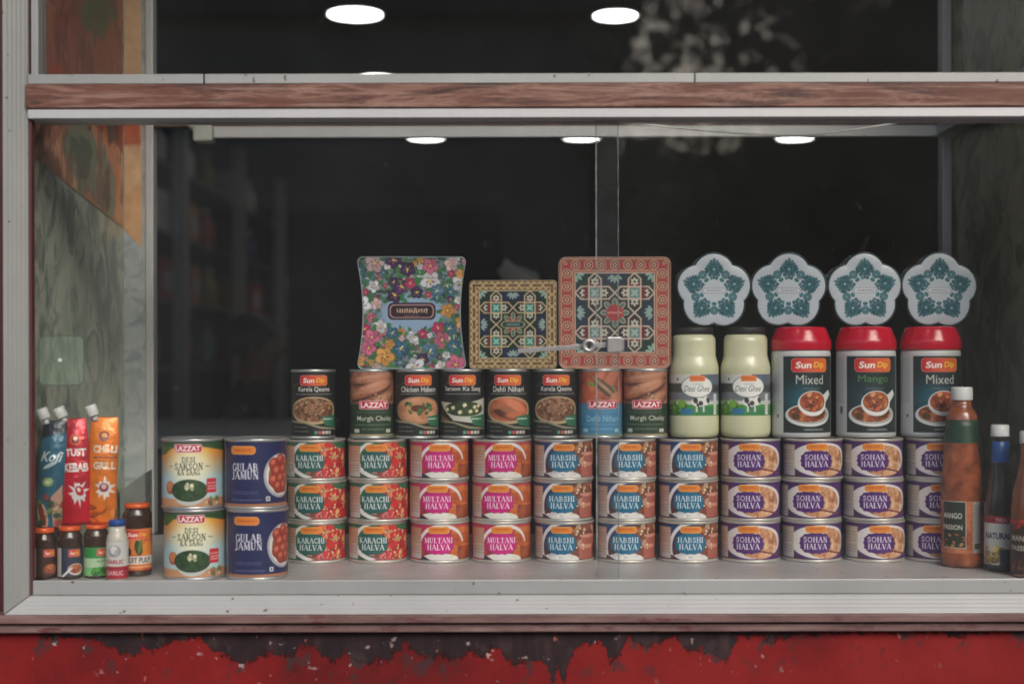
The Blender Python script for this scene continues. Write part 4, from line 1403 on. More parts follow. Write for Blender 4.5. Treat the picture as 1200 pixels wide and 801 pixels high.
# spouted pouches
def pouch(label, px, pytop, pybot, d, W, kind, lean, base_z):
    p = at(px, 420, d)
    H = (pybot - pytop) * K * d * 1000
    t = thing('spout_pouch', label, 'pouch', (p.x, p.y, base_z), R_(6), 'spouted sauce pouches standing on the small jars')
    t.rotation_euler = (R_(-4), R_(lean), R_(6))
    st = 0.75
    ys = np.linspace(0, H, int(H / st))
    xs = np.linspace(-1, 1, int(W / st))
    wob = W / 2 * (1 - 0.03 * np.sin(ys / H * 7 + px)) * np.where(ys > H * .8, 1 - 0.12 * (ys - H * .8) / (H * .2), 1)
    X = wob[:, None] * xs[None]
    Y = np.repeat(ys[:, None], len(xs), 1)
    base = {'teal': (38, 96, 120), 'red': (190, 18, 40), 'orange': (240, 128, 36)}[kind]
    c = Canvas(X, Y, st, base)
    y = lambda f: f * H
    one = np.ones_like(X)
    c.food(one * .35, [tuple(np.array(base) * .6), base, tuple(np.minimum(255, np.array(base) * 1.25))], 20, int(px))
    w = W / 2
    if kind == 'teal':
        c.put(c.soft(y(.86) - c.Y + 6 * X / w, 4), (24, 40, 50))
        c.text('Kofi', 0, y(.66), 16, (206, 216, 218), w=w * 1.5, shear=0.3, bold=.02)
        c.put(c.ell(-2, y(.58), w * .6, 3, .5), (180, 200, 206))
        c.put(c.ell(-4, y(.42), 8, 7), (150, 180, 110))
        c.put(c.ell(-4, y(.42), 4, 3), (214, 220, 190))
        c.put(c.poly([(2, y(.28)), (w * .9, y(.4)), (w, 0), (w * .4, 0)]), (196, 150, 130))
        c.put(c.ell(-w * .5, y(.12), 8, 22, .3), (206, 190, 160))
        c.put(c.ell(-w * .5, y(.11), 5, 17, .3), (140, 60, 50))
        c.blobs(one, 26, (-w, w, 0, y(.28)), (2, 6), [(120, 150, 80), (206, 180, 150), (160, 70, 60), (60, 90, 70)], 141)
    elif kind == 'red':
        c.put(c.ell(3, y(.8), 9, 9), (214, 90, 60))
        c.put(c.ell(3, y(.8), 6, 6.4), (120, 30, 30))
        c.put(c.ell(3, y(.81), 3, 4), (230, 190, 160))
        c.text('TUST', 3, y(.68), 12, (240, 228, 222), w=w * 1.4, bold=.05)
        c.text('KEBAB', 3, y(.54), 14, (240, 228, 222), w=w * 1.65, bold=.05)
        star = []
        for k in range(22):
            a = k * math.pi / 11
            r = (15 if k % 2 else 9) * (1 + .25 * math.sin(k * 2.3))
            star.append((6 + r * math.cos(a), y(.3) + 1.35 * r * math.sin(a)))
        c.put(c.poly(star), (232, 224, 224))
        c.put(c.ell(8, y(.32), 6, 8, .4), (190, 30, 40))
        c.put(c.ell(7, y(.33), 2.6, 4, .4), (236, 222, 216))
        c.put(c.soft(c.Y - y(.03), 1), (130, 10, 28))
    else:
        c.put(c.ell(1, y(.82), 8, 8), (120, 60, 40))
        c.put(c.ell(1, y(.83), 4.5, 4), (222, 150, 90))
        c.text('CHILLI', 3, y(.7), 12, (246, 226, 200), w=w * 1.6, bold=.05)
        c.put(c.rr(3, y(.62), w * .75, .9), (120, 60, 50))
        c.text('GRILL', 3, y(.545), 12, (246, 226, 200), w=w * 1.5, bold=.05)
        star = []
        for k in range(20):
            a = k * math.pi / 10
            r = (15 if k % 2 else 9) * (1 + .2 * math.sin(k * 1.7))
            star.append((5 + r * math.cos(a), y(.33) + 1.2 * r * math.sin(a)))
        c.put(c.poly(star), (240, 230, 220))
        c.put(c.ell(4, y(.34), 7, 7), (150, 60, 90))
        c.put(c.ell(4, y(.35), 4, 4), (236, 200, 190))
        c.blobs(one, 12, (-w, w, 0, y(.18)), (4, 9), [(236, 110, 40), (246, 150, 70), (226, 90, 30)], 142, .4)
        c.put(c.soft(c.Y - y(.02), 1), (190, 70, 20))
    tk = np.sin(np.clip(ys / H, 0, 1) * np.pi) ** 0.6 * 8 + 5 * (1 - ys / H)
    bul = (1 - xs[None] ** 2) ** 0.7 * tk[:, None]
    wr = 1.6 * (fbm(X + 40, Y, 16, int(px) + 3, 3) - .5) * np.minimum(1, bul / 3)
    F = np.stack([X, -bul - wr, Y], -1)
    B = np.stack([X, bul * .8 + 0.15, Y], -1)
    ny, nx = X.shape
    co = np.concatenate([F.reshape(-1, 3), B.reshape(-1, 3)]) / 1000
    q = grid_quads(ny, nx)
    n0 = ny * nx
    q2 = q[:, ::-1] + n0
    side = []
    for j in range(nx - 1):
        side += [(j + 1, j, n0 + j, n0 + j + 1), ((ny - 1) * nx + j, (ny - 1) * nx + j + 1, n0 + (ny - 1) * nx + j + 1, n0 + (ny - 1) * nx + j)]
    for i in range(ny - 1):
        a, b = i * nx, (i + 1) * nx
        side += [(a, b, n0 + b, n0 + a), (b + nx - 1, a + nx - 1, n0 + a + nx - 1, n0 + b + nx - 1)]
    col = np.concatenate([c.C.reshape(-1, 3), np.broadcast_to(np.array(base) / 255 * .8, (n0, 3))])
    obj('pouch_body', raw_mesh('pouch_body', co, quads=np.concatenate([q, q2, np.array(side)]), col=col), painted('printed_foil', 0.28, 0.25, 0.3), t)
    s = MB()
    a = Vector((-W * .30, 0, H - 6)) / 1000
    dirv = Vector((-.42, -.1, 1)).normalized()
    pts = [a + dirv * v / 1000 for v in (0, 6, 8, 8.2, 9, 24, 26)]
    s.tube([pts[0], pts[2]], .0048, 14)
    obj('spout', s.mesh('spout', smooth=True), M_WHITEPL, t)
    s = MB()
    s.tube(pts[3:], [.0088, .0098, .0092, .008], 20)
    obj('cap', s.mesh('cap', smooth=True), M_WHCAP, t)
    return t


pouch('teal spouted pouch with white cap, nearest the window jamb', 57, 497, 622, 2.204, 40, 'teal', 2.5, ZS + .0786)
pouch('red spouted pouch with white cap between the teal and orange pouches', 89, 494, 619, 2.214, 44, 'red', -2, ZS + .0806)
pouch('orange spouted pouch with white cap beside the red pouch', 118, 493, 618, 2.222, 45, 'orange', 1.5, ZS + .0816)

# ------------------------------------------------------------------ bottles at the right
M_MANGO = plain('orange_chunks', rgb(150, 80, 50), 0.25, 0, 0.6, 38, 0.6, 0.2)
M_DARKGL = plain('dark_syrup', (0.02, 0.018, 0.016, 1), 0.12, 0, 0.2, 30, 0.6)
M_TAMAR = plain('red_brown_sauce', (0.18, 0.05, 0.02, 1), 0.15, 0, 0.25, 30, 0.6)
M_GREENSL = plain('dark_green_sleeve', rgb(34, 66, 48), 0.4, 0, 0.2)
M_BLUESL = plain('blue_sleeve', rgb(30, 78, 140), 0.35)


def bottle_label(kind):
    R, LH = {'mango': (33.2, 84.0), 'natural': (24.2, 82.0), 'sauce': (28.2, 84.0)}[kind]
    u = lambda v: U(R, v)
    Y = lambda f: f * LH
    c = arc_canvas(R, LH, 0.6, {'mango': (170, 88, 56), 'natural': (206, 206, 200), 'sauce': (52, 36, 32)}[kind])
    one = np.ones_like(c.X)
    if kind == 'mango':
        c.food(one, [(150, 70, 44), (196, 116, 80), (214, 140, 100)], 14, 151)
        c.put(c.rr(u(-0.45), Y(0.55), 21, Y(0.45), 1), (206, 206, 190))
        c.put(c.rr(u(-0.45), Y(0.55), 20, Y(0.435), 1), (38, 50, 42))
        c.text('MANGO', u(-0.42) - 3, Y(0.72), 9, (222, 222, 210), w=33, bold=.02)
        c.text('PASSION', u(-0.42) - 3, Y(0.5), 8, (222, 222, 210), w=34, bold=.02)
        c.blobs(c.rr(u(-0.45), Y(0.25), 19, Y(0.13), 1), 14, (u(-.9), u(.1), Y(.12), Y(.38)), (2, 5), [(190, 110, 60), (120, 60, 40), (206, 150, 90)], 152)
        c.put(c.rr(u(0.68), Y(0.5), 8, Y(0.49), 0), (176, 176, 172))
        c.fine(u(0.5), u(0.85), [Y(v) for v in np.linspace(0.25, 0.92, 16)], (90, 90, 88), 153, 0.7, 0.6)
        c.put(c.rr(u(0.68), Y(0.14), 5.5, 4.5), (70, 70, 70))
    elif kind == 'natural':
        c.put(c.soft(Y(0.86) - c.Y, 1), (150, 34, 48))
        c.text('TIGA', u(.2), Y(0.925), 5.5, (236, 200, 200), w=18, bold=.02)
        c.text('NATURAL', u(-.05), Y(0.62), 10, (34, 44, 84), w=42, bold=.03)
        c.blobs(one, 24, (u(-.9), u(.6), Y(.1), Y(.42)), (3, 7), [(206, 176, 96), (226, 206, 140), (170, 140, 70)], 154)
        c.put(c.soft(c.Y - Y(0.36), 2) * c.soft(u(0.1) - c.X, 3), (52, 58, 74))
        c.put(c.soft(c.Y - Y(0.06), 1), (44, 48, 58))
    else:
        c.put(c.soft(Y(0.9) - c.Y, 1), (160, 44, 40))
        c.blobs(one, 14, (-24, 10, Y(.84), LH), (3, 6), [(190, 60, 40), (60, 110, 60), (150, 30, 30)], 155)
        c.text('MANGO', -6, Y(0.66), 9, (206, 202, 190), w=40, bold=.02)
        c.text('PASSION', -6, Y(0.48), 8, (206, 202, 190), w=42, bold=.02)
        c.blobs(one, 20, (-26, 20, Y(.08), Y(.34)), (3, 6), [(120, 60, 44), (90, 44, 34), (150, 90, 60)], 156)
    return c


p = at(1127, 420, 2.314)
t = thing('sauce_bottle', 'tall white capped bottle of orange fruit chunks in front of the purple tins', 'bottle', (p.x, p.y, ZS + .0005), R_(-16))
obj('bottle_body', lathe_me('bottle_body', mm([(28, 0), (32, .8), (33.6, 5), (33.8, 18), (32.6, 22), (32.6, 112), (33.4, 118), (32.4, 126), (32.6, 134), (31.6, 150), (29.8, 174), (27.6, 200), (25.6, 226), (23.6, 244), (21, 251), (16.5, 257), (15.4, 262), (15.2, 268), (14, 268.5)]), 56), M_MANGO, t)
obj('label', wrap_me('label', bottle_label('mango'), 33.0, 23), LAB, t)
obj('neck_sleeve', lathe_me('neck_sleeve', mm([(28.0, 200), (26.9, 213), (26.0, 226), (24.8, 237), (24.0, 237.5)]), 48, cap=False), M_GREENSL, t)
obj('cap', lathe_me('cap', mm([(15, 268.6), (17, 268.8), (17.3, 270), (17.0, 288), (16, 290), (.5, 290)]), 40), M_WHCAP, t)

p = at(1171.5, 420, 2.262)
t = thing('sauce_bottle', 'dark bottle with blue neck sleeve and white cap in the right corner', 'bottle', (p.x, p.y, ZS + .0005), R_(-26))
obj('bottle_body', lathe_me('bottle_body', mm([(20, 0), (23, .6), (24, 4), (24, 100), (23, 112), (18, 136), (14.5, 160), (13, 185), (12.5, 212), (11, 212.3)]), 48), M_DARKGL, t)
obj('label', wrap_me('label', bottle_label('natural'), 24.2, 6), LAB, t)
obj('neck_sleeve', lathe_me('neck_sleeve', mm([(14.6, 172), (13.9, 186), (13.4, 204), (12.6, 205)]), 40, cap=False), M_BLUESL, t)
obj('cap', lathe_me('cap', mm([(12.4, 212.4), (14.2, 212.6), (14.5, 214), (14.2, 229), (13, 231), (.5, 231)]), 40), M_WHCAP, t)

p = at(1206, 420, 2.200)
t = thing('sauce_bottle', 'reddish brown sauce bottle with dark label, cut off at the right edge', 'bottle', (p.x, p.y, ZS + .0005), R_(-30))
obj('bottle_body', lathe_me('bottle_body', mm([(24, 0), (27, .6), (28, 4), (28, 96), (27.6, 108), (25, 130), (20, 152), (15.5, 172), (13, 196), (12.5, 205), (11, 205.3)]), 48), M_TAMAR, t)
obj('label', wrap_me('label', bottle_label('sauce'), 28.2, 5), LAB, t)
obj('cap', lathe_me('cap', mm([(12.4, 205.4), (14.2, 205.6), (14.5, 207), (14.2, 222), (13, 224), (.5, 224)]), 40), M_WHCAP, t)

# ------------------------------------------------------------------ setting materials
def alu(name, c, ridge=None, var=0.14, speck=True):
    m = bpy.data.materials.new(name)
    t = NT(m)
    n1 = t.noise(5, (1, 1, 1), 5, 0.6)
    n2 = t.noise(60, (0.15, 1, 1) if ridge == 'x' else (1, 1, 0.15), 4, 0.6)
    col = t.ramp(n1, [(0.3, tuple(v * (1 - var) for v in c) + (1,)), (0.65, tuple(c) + (1,))])
    col = t.mix(t.math('MULTIPLY', n2, 0.25), col, tuple(v * .55 for v in c) + (1,))
    if speck:
        n3 = t.noise(75, (1, 1, 1), 2, 0.5)
        sp = t.ramp(n3, [(0.715, (0, 0, 0, 1)), (0.735, (1, 1, 1, 1))])
        col = t.mix(sp, col, (0.10, 0.07, 0.06, 1))
    if ridge:
        tc = t.n('ShaderNodeTexCoord')
        w = t.n('ShaderNodeTexWave', wave_type='BANDS', bands_direction='Z' if ridge == 'x' else 'X')
        w.inputs['Scale'].default_value = 60
        w.inputs['Distortion'].default_value = 0.4
        t.l(tc.outputs['Object'], w.inputs['Vector'])
        t.bsdf(col, 0.42, 0.25, w.outputs['Fac'], 0.18, 0.001)
    else:
        t.bsdf(col, 0.42, 0.25, n2, 0.1, 0.001)
    return m


M_ALU_SILL = alu('weathered_white_aluminium_sill', (0.50, 0.50, 0.50), 'x')
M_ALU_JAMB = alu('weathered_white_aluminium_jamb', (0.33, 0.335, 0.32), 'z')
M_ALU = alu('grey_aluminium', (0.42, 0.43, 0.42), None, 0.2)
M_ALU_W = alu('white_aluminium_strip', (0.60, 0.60, 0.61), None, 0.08, False)
M_RAIL = alu('pale_rail_paint', (0.66, 0.66, 0.65), None, 0.08, False)
M_SHELF = alu('pale_shelf_board', (0.60, 0.60, 0.60), None, 0.25)


def wood_mat():
    m = bpy.data.materials.new('worn_red_brown_wood')
    t = NT(m)
    n1 = t.noise(6, (1.0, 1, 7), 7, 0.7, 0.8)
    n2 = t.noise(6, (1, 1, 3), 5, 0.6)
    n3 = t.noise(22, (0.25, 1, 6), 6, 0.75)
    col = t.ramp(n1, [(0.38, rgb(66, 40, 36)), (0.47, rgb(110, 72, 60)), (0.54, rgb(148, 108, 94)), (0.62, rgb(100, 60, 46))])
    col = t.mix(t.ramp(n2, [(0.49, (0, 0, 0, 1)), (0.56, (.8, .8, .8, 1))]), col, rgb(106, 62, 48))
    col = t.mix(t.ramp(n3, [(0.51, (0, 0, 0, 1)), (0.6, (.5, .5, .5, 1))]), col, rgb(170, 140, 126))
    t.bsdf(col, 0.6, 0, n3, 0.3, 0.001)
    return m


M_WOOD = wood_mat()


def marble(name, stops, vein, s=1.0):
    m = bpy.data.materials.new(name)
    t = NT(m)
    n1 = t.noise(6 * s, (1.1, 1.1, 1.0), 5, 0.56, 1.8)
    n2 = t.noise(11 * s, (1.0, 1.0, 0.8), 5, 0.6, 2.0)
    n3 = t.noise(2.0 * s, (1, 1, 0.8), 3, 0.5)
    col = t.ramp(n1, stops)
    col = t.mix(t.ramp(n2, [(0.50, (0, 0, 0, 1)), (0.60, (.85, .85, .85, 1))]), col, vein)
    col = t.mix(t.ramp(n3, [(0.4, (0, 0, 0, 1)), (0.7, (.45, .45, .45, 1))]), col, stops[-1][1])
    t.bsdf(col, 0.3, 0, n2, 0.04, 0.001)
    return m


M_MARBLE = marble('grey_green_marble', [(0.34, rgb(112, 130, 116)), (0.46, rgb(176, 190, 168)), (0.58, rgb(206, 212, 188)), (0.7, rgb(222, 224, 202))], rgb(98, 114, 108))
M_MARBLE_D = marble('dark_brown_green_marble', [(0.34, rgb(104, 104, 82)), (0.48, rgb(152, 150, 118)), (0.6, rgb(176, 170, 134)), (0.72, rgb(158, 166, 136))], rgb(82, 84, 68))
M_BAND = marble('pale_grey_stone', [(0.25, rgb(150, 158, 160)), (0.5, rgb(176, 184, 184)), (0.75, rgb(196, 202, 200)), (0.9, rgb(206, 210, 206))], rgb(140, 148, 152), 1.6)

# boundary between the red paint and the bare dark top edge: (photo x, photo y) read along the wall
BND = [(0, 736), (40, 739), (60, 746), (90, 744), (115, 749), (130, 757), (145, 765), (158, 766), (166, 757), (180, 762), (195, 752), (230, 745), (242, 753), (262, 768),
       (288, 778), (300, 768), (325, 765), (342, 770), (352, 756), (366, 755), (380, 770), (394, 776), (404, 760), (413, 772), (433, 776), (452, 773), (462, 764), (476, 752),
       (490, 766), (503, 770), (518, 765), (532, 773), (552, 761), (562, 770), (578, 758), (588, 758), (594, 776), (622, 774), (640, 775), (646, 812), (652, 779), (662, 806),
       (669, 762), (690, 754), (706, 752), (713, 776), (723, 771), (736, 745), (748, 753), (762, 760), (776, 748), (792, 745), (804, 762), (824, 760), (838, 770), (848, 775),
       (856, 768), (863, 745), (884, 745), (905, 749), (940, 742), (970, 740), (1040, 740), (1095, 739), (1118, 744), (1127, 750), (1140, 741), (1200, 738)]


def red_wall_mat():
    m = bpy.data.materials.new('peeling_red_paint')
    t = NT(m)
    tc = t.n('ShaderNodeTexCoord')
    sx = t.n('ShaderNodeSeparateXYZ')
    t.l(tc.outputs['Object'], sx.inputs[0])
    d = 2.12
    fx = t.math('MULTIPLY_ADD', sx.outputs['X'], 1 / (1200 * K * d), 0.5)
    fc = t.n('ShaderNodeFloatCurve')
    cu = fc.mapping.curves[0]
    z = lambda py: (py - 730) / 90.0
    pts = [(x / 1200, z(y)) for x, y in BND]
    cu.points[0].location = pts[0]
    cu.points[1].location = pts[-1]
    for q in pts[1:-1]:
        cu.points.new(*q)
    for q in cu.points:
        q.handle_type = 'VECTOR'
    fc.mapping.update()
    wob = t.noise(55, (1, 1, 1), 5, 0.65)
    fx2 = t.math('ADD', fx, t.math('MULTIPLY', t.math('SUBTRACT', wob, 0.5), 0.02))
    t.l(fx2, fc.inputs['Value'])
    edge = fc.outputs[0]
    # height of a point, in the same unit, below the trim
    zz = t.math('MULTIPLY_ADD', sx.outputs['Z'], -1 / (K * d * 90), (420 - 730 + 0) / 90.0 + ZC / (K * d * 90))
    nz = t.noise(90, (1, 1, 1), 6, 0.75)
    zz2 = t.math('ADD', zz, t.math('MULTIPLY', t.math('SUBTRACT', nz, 0.5), 0.5))
    diff = t.math('SUBTRACT', zz2, edge)            # > 0: red paint
    mask = t.ramp(t.math('ADD', t.math('MULTIPLY', diff, 6.0), 0.5), [(0.44, (0, 0, 0, 1)), (0.56, (1, 1, 1, 1))])
    n1 = t.noise(4, (1, 1, 1), 6, 0.6)
    n2 = t.noise(26, (1, 1, 0.3), 6, 0.7)
    red = t.ramp(n1, [(0.36, rgb(84, 17, 19)), (0.5, rgb(118, 22, 23)), (0.62, rgb(130, 30, 28))])
    red = t.mix(t.ramp(n2, [(0.60, (0, 0, 0, 1)), (0.72, (.6, .6, .6, 1))]), red, rgb(104, 22, 30))
    dark = t.ramp(n2, [(0.3, rgb(28, 20, 22)), (0.55, rgb(46, 32, 35)), (0.75, rgb(72, 52, 52))])
    col = t.mix(mask, dark, red)
    # holes and pale chips
    n3 = t.noise(32, (1, 1, 0.8), 4, 0.6)
    near = t.ramp(t.math('ABSOLUTE', diff), [(0.0, (1, 1, 1, 1)), (0.55, (0, 0, 0, 1))])
    ch = t.math('MULTIPLY', t.ramp(n3, [(0.56, (0, 0, 0, 1)), (0.60, (1, 1, 1, 1))]), near)
    col = t.mix(ch, col, rgb(58, 44, 46))
    n4 = t.noise(48, (1, 1, 1), 3, 0.6)
    ch2 = t.math('MULTIPLY', t.ramp(n4, [(0.645, (0, 0, 0, 1)), (0.675, (1, 1, 1, 1))]), near)
    col = t.mix(ch2, col, rgb(172, 150, 146))
    n5 = t.noise(70, (1, 1, 0.5), 3, 0.6)
    col = t.mix(t.ramp(n5, [(0.68, (0, 0, 0, 1)), (0.71, (.8, .8, .8, 1))]), col, rgb(176, 100, 88))
    hgt = t.math('ADD', t.math('MULTIPLY', mask, 0.6), t.math('MULTIPLY', n2, 0.5))
    t.bsdf(col, 0.62, 0, hgt, 0.8, 0.004, spec=0.25)
    return m


def trim_mat():
    m = bpy.data.materials.new('chipped_brown_trim')
    t = NT(m)
    n1 = t.noise(16, (0.5, 1, 4), 6, 0.75)
    n2 = t.noise(60, (0.25, 1, 1), 5, 0.7)
    col = t.ramp(n1, [(0.3, rgb(78, 52, 50)), (0.5, rgb(116, 88, 84)), (0.7, rgb(138, 114, 108))])
    col = t.mix(t.ramp(n2, [(0.56, (0, 0, 0, 1)), (0.66, (.85, .85, .85, 1))]), col, rgb(92, 40, 44))
    t.bsdf(col, 0.55, 0, n2, 0.4, 0.001)
    return m


M_RED = red_wall_mat()
M_TRIM = trim_mat()
M_REDDARK = plain('dark_red_wall_paint', rgb(78, 36, 38), 0.5, 0, 0.25, 14)

# ------------------------------------------------------------------ shop wall and window
X0, X1 = -0.7205, 0.83           # clear opening
ZTOP = ZC + 1.05                # top of the upper pane
wall = thing('shop_wall', 'red painted shop wall with peeling dark paint under the window', 'wall', (0, -0.03, 0))
off = Vector(wall.location)


def wpart(name, mb, mat, parent=wall, o=off, bevel=0.0):
    return obj(name, mb.mesh(name, o), mat, parent, bevel)


zb = ZC + (420 - 738) * K * 2.12       # top of the red paint, under the trim
wpart('painted_panel', MB().box(-3.2, 3.4, -0.03, 0.06, 0.0, zb), M_RED)
zt0, zt1, zt2 = ZC + (420 - 731.5) * K * 2.10, ZC + (420 - 728.5) * K * 2.10, ZC + (420 - 720.5) * K * 2.09
wpart('moulding', MB().box(-3.2, 3.4, -0.046, 0.06, zb + .0005, zt0).box(-3.2, 3.4, -0.036, 0.058, zt0 + .0005, zt1 - .0005).box(-3.2, 3.4, -0.056, 0.06, zt1, zt2), M_TRIM, bevel=0.0025)
wpart('side_panel', MB().box(-3.2, -0.7525, -0.02, 0.12, zt2 + .0005, 3.6), M_REDDARK)
wpart('side_panel', MB().box(0.905, 3.4, -0.02, 0.12, zt2 + .0005, 3.6), M_REDDARK)
wpart('header', MB().box(-0.7520, 0.9045, -0.02, 0.12, ZTOP + 0.04, 3.6), M_REDDARK)

aw = thing('added_awning', 'unseen dark canvas canopy added to shade the window frame', 'added_awning', (0, -.05, 2.95))  # unseen canopy, added to keep the high sky off the frame
obj('canvas', MB().hexa([(-3.2, -1.7, 3.06), (3.4, -1.7, 3.06), (3.4, -.021, 3.35), (-3.2, -.021, 3.35), (-3.2, -1.7, 3.07), (3.4, -1.7, 3.07), (3.4, -.021, 3.36), (-3.2, -.021, 3.36)]).mesh('canvas', aw.location), plain('dark_canvas', (.10, .05, .045, 1), .9), aw)
obj('front_bar', MB().tube([(-3.2, -1.71, 3.05), (3.4, -1.71, 3.05)], .02, 10).mesh('front_bar', aw.location), plain('added_awning_bar', (.3, .3, .3, 1), .4), aw)

win = thing('shop_window', 'shop display window in a weathered white aluminium frame with worn wooden transom', 'window', (0, 0, ZS - 0.03))
ow = Vector(win.location)
zsill0 = zt2 + .0006
zsill1 = ZC + (420 - 698) * K * 2.11
# mitred frame: front face slightly sloped back
xl0, xl1 = -0.7510, X0
fy0, fy1 = -0.052, -0.030
xr0, xr1 = 0.868, 0.9040
jam_l = MB()
jam_l.hexa([(xl0, fy0, zsill0), (xl1, fy1, zsill1), (xl1, -0.008, zsill1), (xl0, -0.008, zsill0), (xl0, fy0, ZTOP + .036), (xl1, fy1, ZTOP), (xl1, -0.008, ZTOP), (xl0, -0.008, ZTOP + .036)])
wpart('jamb', jam_l, M_ALU_JAMB, win, ow, 0.0015)
jam_r = MB()
jam_r.hexa([(xr0, fy1, zsill1), (xr1, fy0, zsill0), (xr1, 0.03, zsill0), (xr0, 0.03, zsill1), (xr0, fy1, ZTOP), (xr1, fy0, ZTOP + .036), (xr1, 0.03, ZTOP + .036), (xr0, 0.03, ZTOP)])
wpart('jamb', jam_r, M_ALU_JAMB, win, ow, 0.0015)
sl = MB()
sl.hexa([(xl0 + .001, fy0, zsill0), (xr1 - .001, fy0, zsill0), (xr1 - .001, 0.03, zsill0), (xl0 + .001, 0.03, zsill0),
         (xl1 + .0006, fy1, zsill1), (xr0 - .0006, fy1, zsill1), (xr0 - .0006, 0.03, zsill1), (xl1 + .0006, 0.03, zsill1)])
wpart('sill', sl, M_ALU_SILL, win, ow, 0.0012)
hd = MB()
hd.hexa([(xl1 + .0006, fy1, ZTOP + .0005), (xr0 - .0006, fy1, ZTOP + .0005), (xr0 - .0006, 0.03, ZTOP + .0005), (xl1 + .0006, 0.03, ZTOP + .0005),
         (xl0 + .001, fy0, ZTOP + .036), (xr1 - .001, fy0, ZTOP + .036), (xr1 - .001, 0.03, ZTOP + .036), (xl0 + .001, 0.03, ZTOP + .036)])
wpart('head', hd, M_ALU_SILL, win, ow)
# dark red bead inside the left jamb
wpart('bead', MB().box(X0 + .0004, X0 + .0034, -0.026, -0.012, zsill1 + .001, ZTOP), plain('dark_red_bead', rgb(92, 50, 50), .5), win, ow)
# shelf with its front lip
wpart('shelf', MB().box(X0 + .001, xr0 - .001, -0.018, 0.60, ZS - 0.022, ZS), M_SHELF, win, ow, 0.002)
wpart('glazing_channel', MB().box(X0 + .004, xr0 - .002, -0.026, -0.0185, zsill1 + .0006, ZS + .008), M_ALU, win, ow, 0.001)
# transom
zz = lambda py, d=2.105: ZC + (420 - py) * K * d
tr = wpart('transom', MB().box(X0 - .0015, xr0 + .001, -0.038, 0.03, zz(124.6), zz(96.4)), M_WOOD, win, ow, 0.002)
seams = [(-0.80, -0.459), (-0.4565, 0.272), (0.2735, xr0)]
ts = MB()
for a, b in seams:
    ts.box(max(a, X0 + .0005), b, -0.034, 0.03, zz(95.8), zz(84.2))
s1 = wpart('metal_strip', ts, M_ALU, tr, ow, 0.001)
s2 = wpart('metal_strip', MB().box(X0 + .0005, xr0, -0.034, 0.03, zz(136.2), zz(125.2)), M_ALU_W, tr, ow, 0.001)
wpart('stile', MB().box(X0 + .0005, X0 + .0135, -0.026, 0.01, zz(83.8), ZTOP), M_ALU, win, ow, 0.001)


def glass_mat():
    m = bpy.data.materials.new('hazed_dusty_glass')
    t = NT(m)
    ge = t.n('ShaderNodeNewGeometry')
    dt = t.n('ShaderNodeVectorMath', operation='DOT_PRODUCT')
    t.l(ge.outputs['Incoming'], dt.inputs[0])
    t.l(ge.outputs['Normal'], dt.inputs[1])
    cs = t.math('SUBTRACT', 1.0, t.math('ABSOLUTE', dt.outputs['Value']))
    fres = t.math('MULTIPLY_ADD', t.math('POWER', cs, 5.0), 0.96, 0.04)
    tr_ = t.n('ShaderNodeBsdfTransparent')
    tr_.inputs[0].default_value = (0.985, 0.99, 0.987, 1)
    gl = t.n('ShaderNodeBsdfGlossy')
    gl.inputs['Roughness'].default_value = 0.0
    df = t.n('ShaderNodeBsdfDiffuse')
    df.inputs[0].default_value = (0.6, 0.6, 0.58, 1)
    n1 = t.noise(3, (1, 1, 1), 5, 0.6)
    n2 = t.noise(90, (1, 1, 0.4), 3, 0.6)
    dust_haze = t.math('ADD', t.math('MULTIPLY', n1, 0.024), t.math('MULTIPLY', t.ramp(n2, [(0.66, (0, 0, 0, 1)), (0.8, (1, 1, 1, 1))]), 0.03))  # faint haze mixed in to lift the blacks, plus dust specks
    a = t.n('ShaderNodeMixShader')
    t.l(fres, a.inputs[0])
    t.l(tr_.outputs[0], a.inputs[1])
    t.l(gl.outputs[0], a.inputs[2])
    b = t.n('ShaderNodeMixShader')
    t.l(dust_haze, b.inputs[0])
    t.l(a.outputs[0], b.inputs[1])
    t.l(df.outputs[0], b.inputs[2])
    t.l(b.outputs[0], t.out.inputs[0])
    return m


M_GLASS = glass_mat()
M_GEDGE = plain('ground_glass_edge', (0.24, 0.27, 0.26, 1), 0.3, 0, 0.6, 60)
xa, xb = (698.5 - 600) * K * 2.145, (725 - 600) * K * 2.155
zg0, zg1 = ZS + .0003, zz(136.6)
g1 = wpart('glass_pane', MB().box(-.7518, xb - .0012, 0.004, 0.009, zg0, zg1), M_GLASS, win, ow)
wpart('pane_edge', MB().box(xb - .0006, xb + .0002, 0.0038, 0.0092, zg0, zg1), M_GEDGE, g1, ow)
g2 = wpart('glass_pane', MB().box(xa + .0012, xr0 - .002, -0.009, -0.004, zg0, zg1), M_GLASS, win, ow)
wpart('pane_edge', MB().box(xa - .0002, xa + .0011, -0.0092, -0.0038, zg0, zg1), M_GEDGE, g2, ow)
wpart('glass_pane', MB().box(X0 + .014, xr0 - .002, -0.004, 0.001, zz(83.6), ZTOP - .001), M_GLASS, win, ow)

